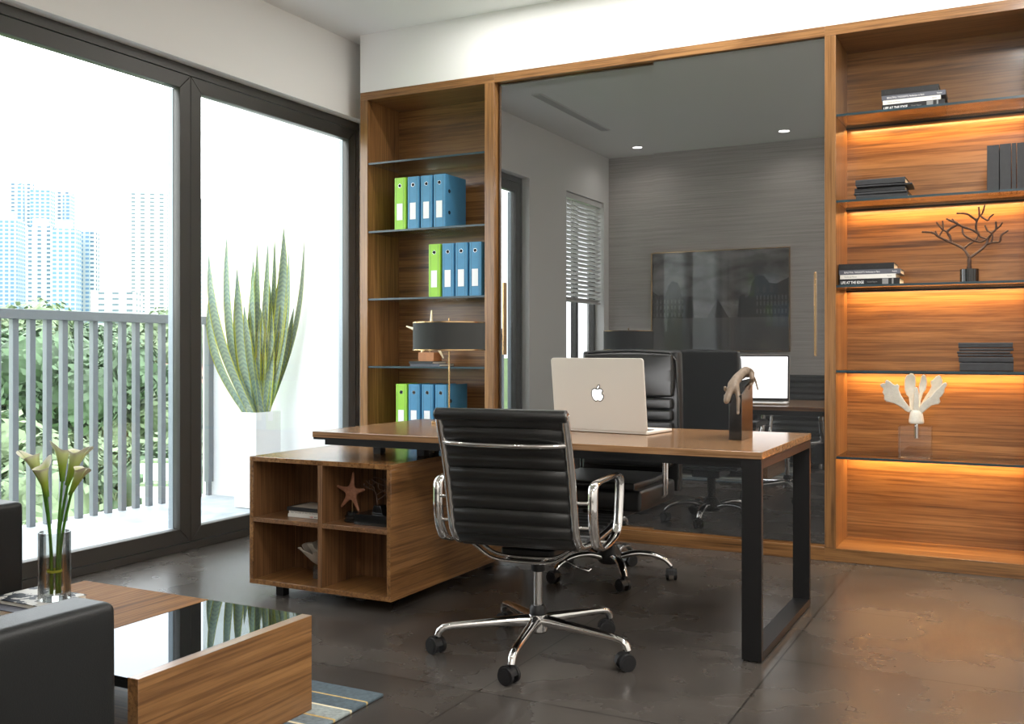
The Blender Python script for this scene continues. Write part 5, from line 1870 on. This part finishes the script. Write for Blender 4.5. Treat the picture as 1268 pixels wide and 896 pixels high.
# low cabinet: upper left cubby
zc = 0.3563
b = book('white paperback at the bottom of the three books in the low cabinet', (1.085, -1.875, zc), 0.215, 0.155, 0.014, 'book_white', R(2), group='books in the upper left cubby')
text('spine_title', 'vogue', 0.009, 'ink_red', b, (0.12, -0.0003, 0.004), (PI / 2, 0, 0), 0.02)
text('spine_author', 'winter light', 0.008, 'ink_black', b, (0.145, -0.0003, 0.004), (PI / 2, 0, 0), 0.03)
b = book('white paperback in the middle of the three books in the low cabinet', (1.090, -1.874, zc + 0.0142), 0.210, 0.15, 0.014, 'book_white', R(1), group='books in the upper left cubby')
text('spine_title', 'the houses of the northern coast', 0.009, 'ink_grey', b, (0.01, -0.0003, 0.0045), (PI / 2, 0, 0), 0.18)
b = book('glossy black and grey book on top of the three in the low cabinet', (1.080, -1.876, zc + 0.0284), 0.222, 0.165, 0.016, 'book_dark', R(-1), group='books in the upper left cubby')
MB().box(0.015, 0.21, 0.012, 0.15, 0.016, 0.0164).build('cover_picture', 'ceramic_grey', b)
# upper right cubby: starfish on a turned stand, three black books, little tree
t = thing('starfish_ornament', 'reddish brown starfish on a black turned stand in the low cabinet', 'ornament', (1.425, -1.85, zc))
MB().lathe([(0.034, 0), (0.036, 0.004), (0.036, 0.010), (0.031, 0.015), (0.033, 0.020), (0.033, 0.027), (0.026, 0.032), (0.027, 0.036), (0.027, 0.042), (0.020, 0.046), (0.004, 0.047)], n=32).build('turned_stand', 'ebony', t, smooth=True, auto=40)
MB().cyl((0, 0, 0.046), (0, 0, 0.115), 0.0016, n=8).build('pin', 'gold', t, smooth=True)
star_figure('starfish', 'starfish', t, (-0.003, 0, 0.128), 0.089, [(84, 1.02), (163, 1.0), (14, 0.82), (230, 1.0), (296, 1.02)], 0.0105, 0.0)
z0 = zc
for i, (dx, h_) in enumerate(((0, 0.018), (0.002, 0.013), (-0.001, 0.014))):
    book(('bottom', 'middle', 'top')[i] + ' of the three black books under the little tree sculpture', (1.476 + dx, -1.905, z0), 0.185, 0.13, h_, 'ebony', R((1, 2, 1.5)[i]), group='black books in the upper right cubby')
    z0 += h_ + 0.0002
t = thing('tree_sculpture', 'small dark metal tree on a tapered black stand inside the low cabinet', 'sculpture', (1.572, -1.85, z0 + 0.0005))
MB().prism([(-0.030, 0), (0.030, 0), (0.017, 0.038), (-0.017, 0.038)], 'y', -0.022, 0.022).build('tapered_stand', 'stone_black', t, bevel=0.002)
branches(t, 'tree_figure', 'bronze', TREE, 833, 755, 0.00036, 0.036, 0.0048)
# lower left cubby: open flower on an acrylic block
t = thing('flower_ornament', 'pale grey porcelain flower on a clear block in the low cabinet', 'ornament', (1.225, -1.80, 0.0763))
MB().box(-0.032, 0.032, -0.032, 0.032, 0, 0.058).build('acrylic_block', 'acrylic', t, bevel=0.001, seg=1)
MB().cyl((0, 0, 0.03), (0, 0, 0.062), 0.008, n=16).build('metal_pin', 'chrome', t, smooth=True)
for nm_, Rr, hh, np_, ph, lift in (('outer_petals', 0.112, 0.098, 5, 0.4, 0.0), ('inner_petals', 0.066, 0.105, 4, 1.1, 0.006)):
    N, M_ = 60, 12
    vs = []
    for side in (0, 1):
        for j in range(M_ + 1):
            v = j / M_
            for i in range(N):
                a = 2 * PI * i / N
                lobe = abs(math.cos((a - ph) * np_ / 2)) ** 0.7
                r_ = 0.013 + (Rr - 0.013) * v ** 0.75 * (1 - 0.22 * (1 - lobe) * v) + 0.007 * v ** 3 * math.sin(2 * np_ * a + 1)
                z_ = hh * v ** 1.25 * (1 - 0.42 * (1 - lobe) * v) - 0.010 * v ** 6 * lobe
                if side: r_ -= 0.0022; z_ += 0.0016
                vs.append((r_ * math.cos(a), r_ * math.sin(a), 0.060 + lift + z_))
    S = N * (M_ + 1)
    fs = []
    for j in range(M_):
        for i in range(N):
            a = j * N + i; b_ = j * N + (i + 1) % N
            fs.append((a, b_, b_ + N, a + N)); fs.append((S + a, S + a + N, S + b_ + N, S + b_))
    for i in range(N):
        i2 = (i + 1) % N
        a = M_ * N
        fs.append((a + i, a + i2, S + a + i2, S + a + i))
    fs.append(list(range(N - 1, -1, -1))); fs.append([S + i for i in range(N)])
    MB().add(vs, fs).build(nm_, 'ceramic_grey', t, smooth=True, auto=80)

bpy.context.view_layer.update()
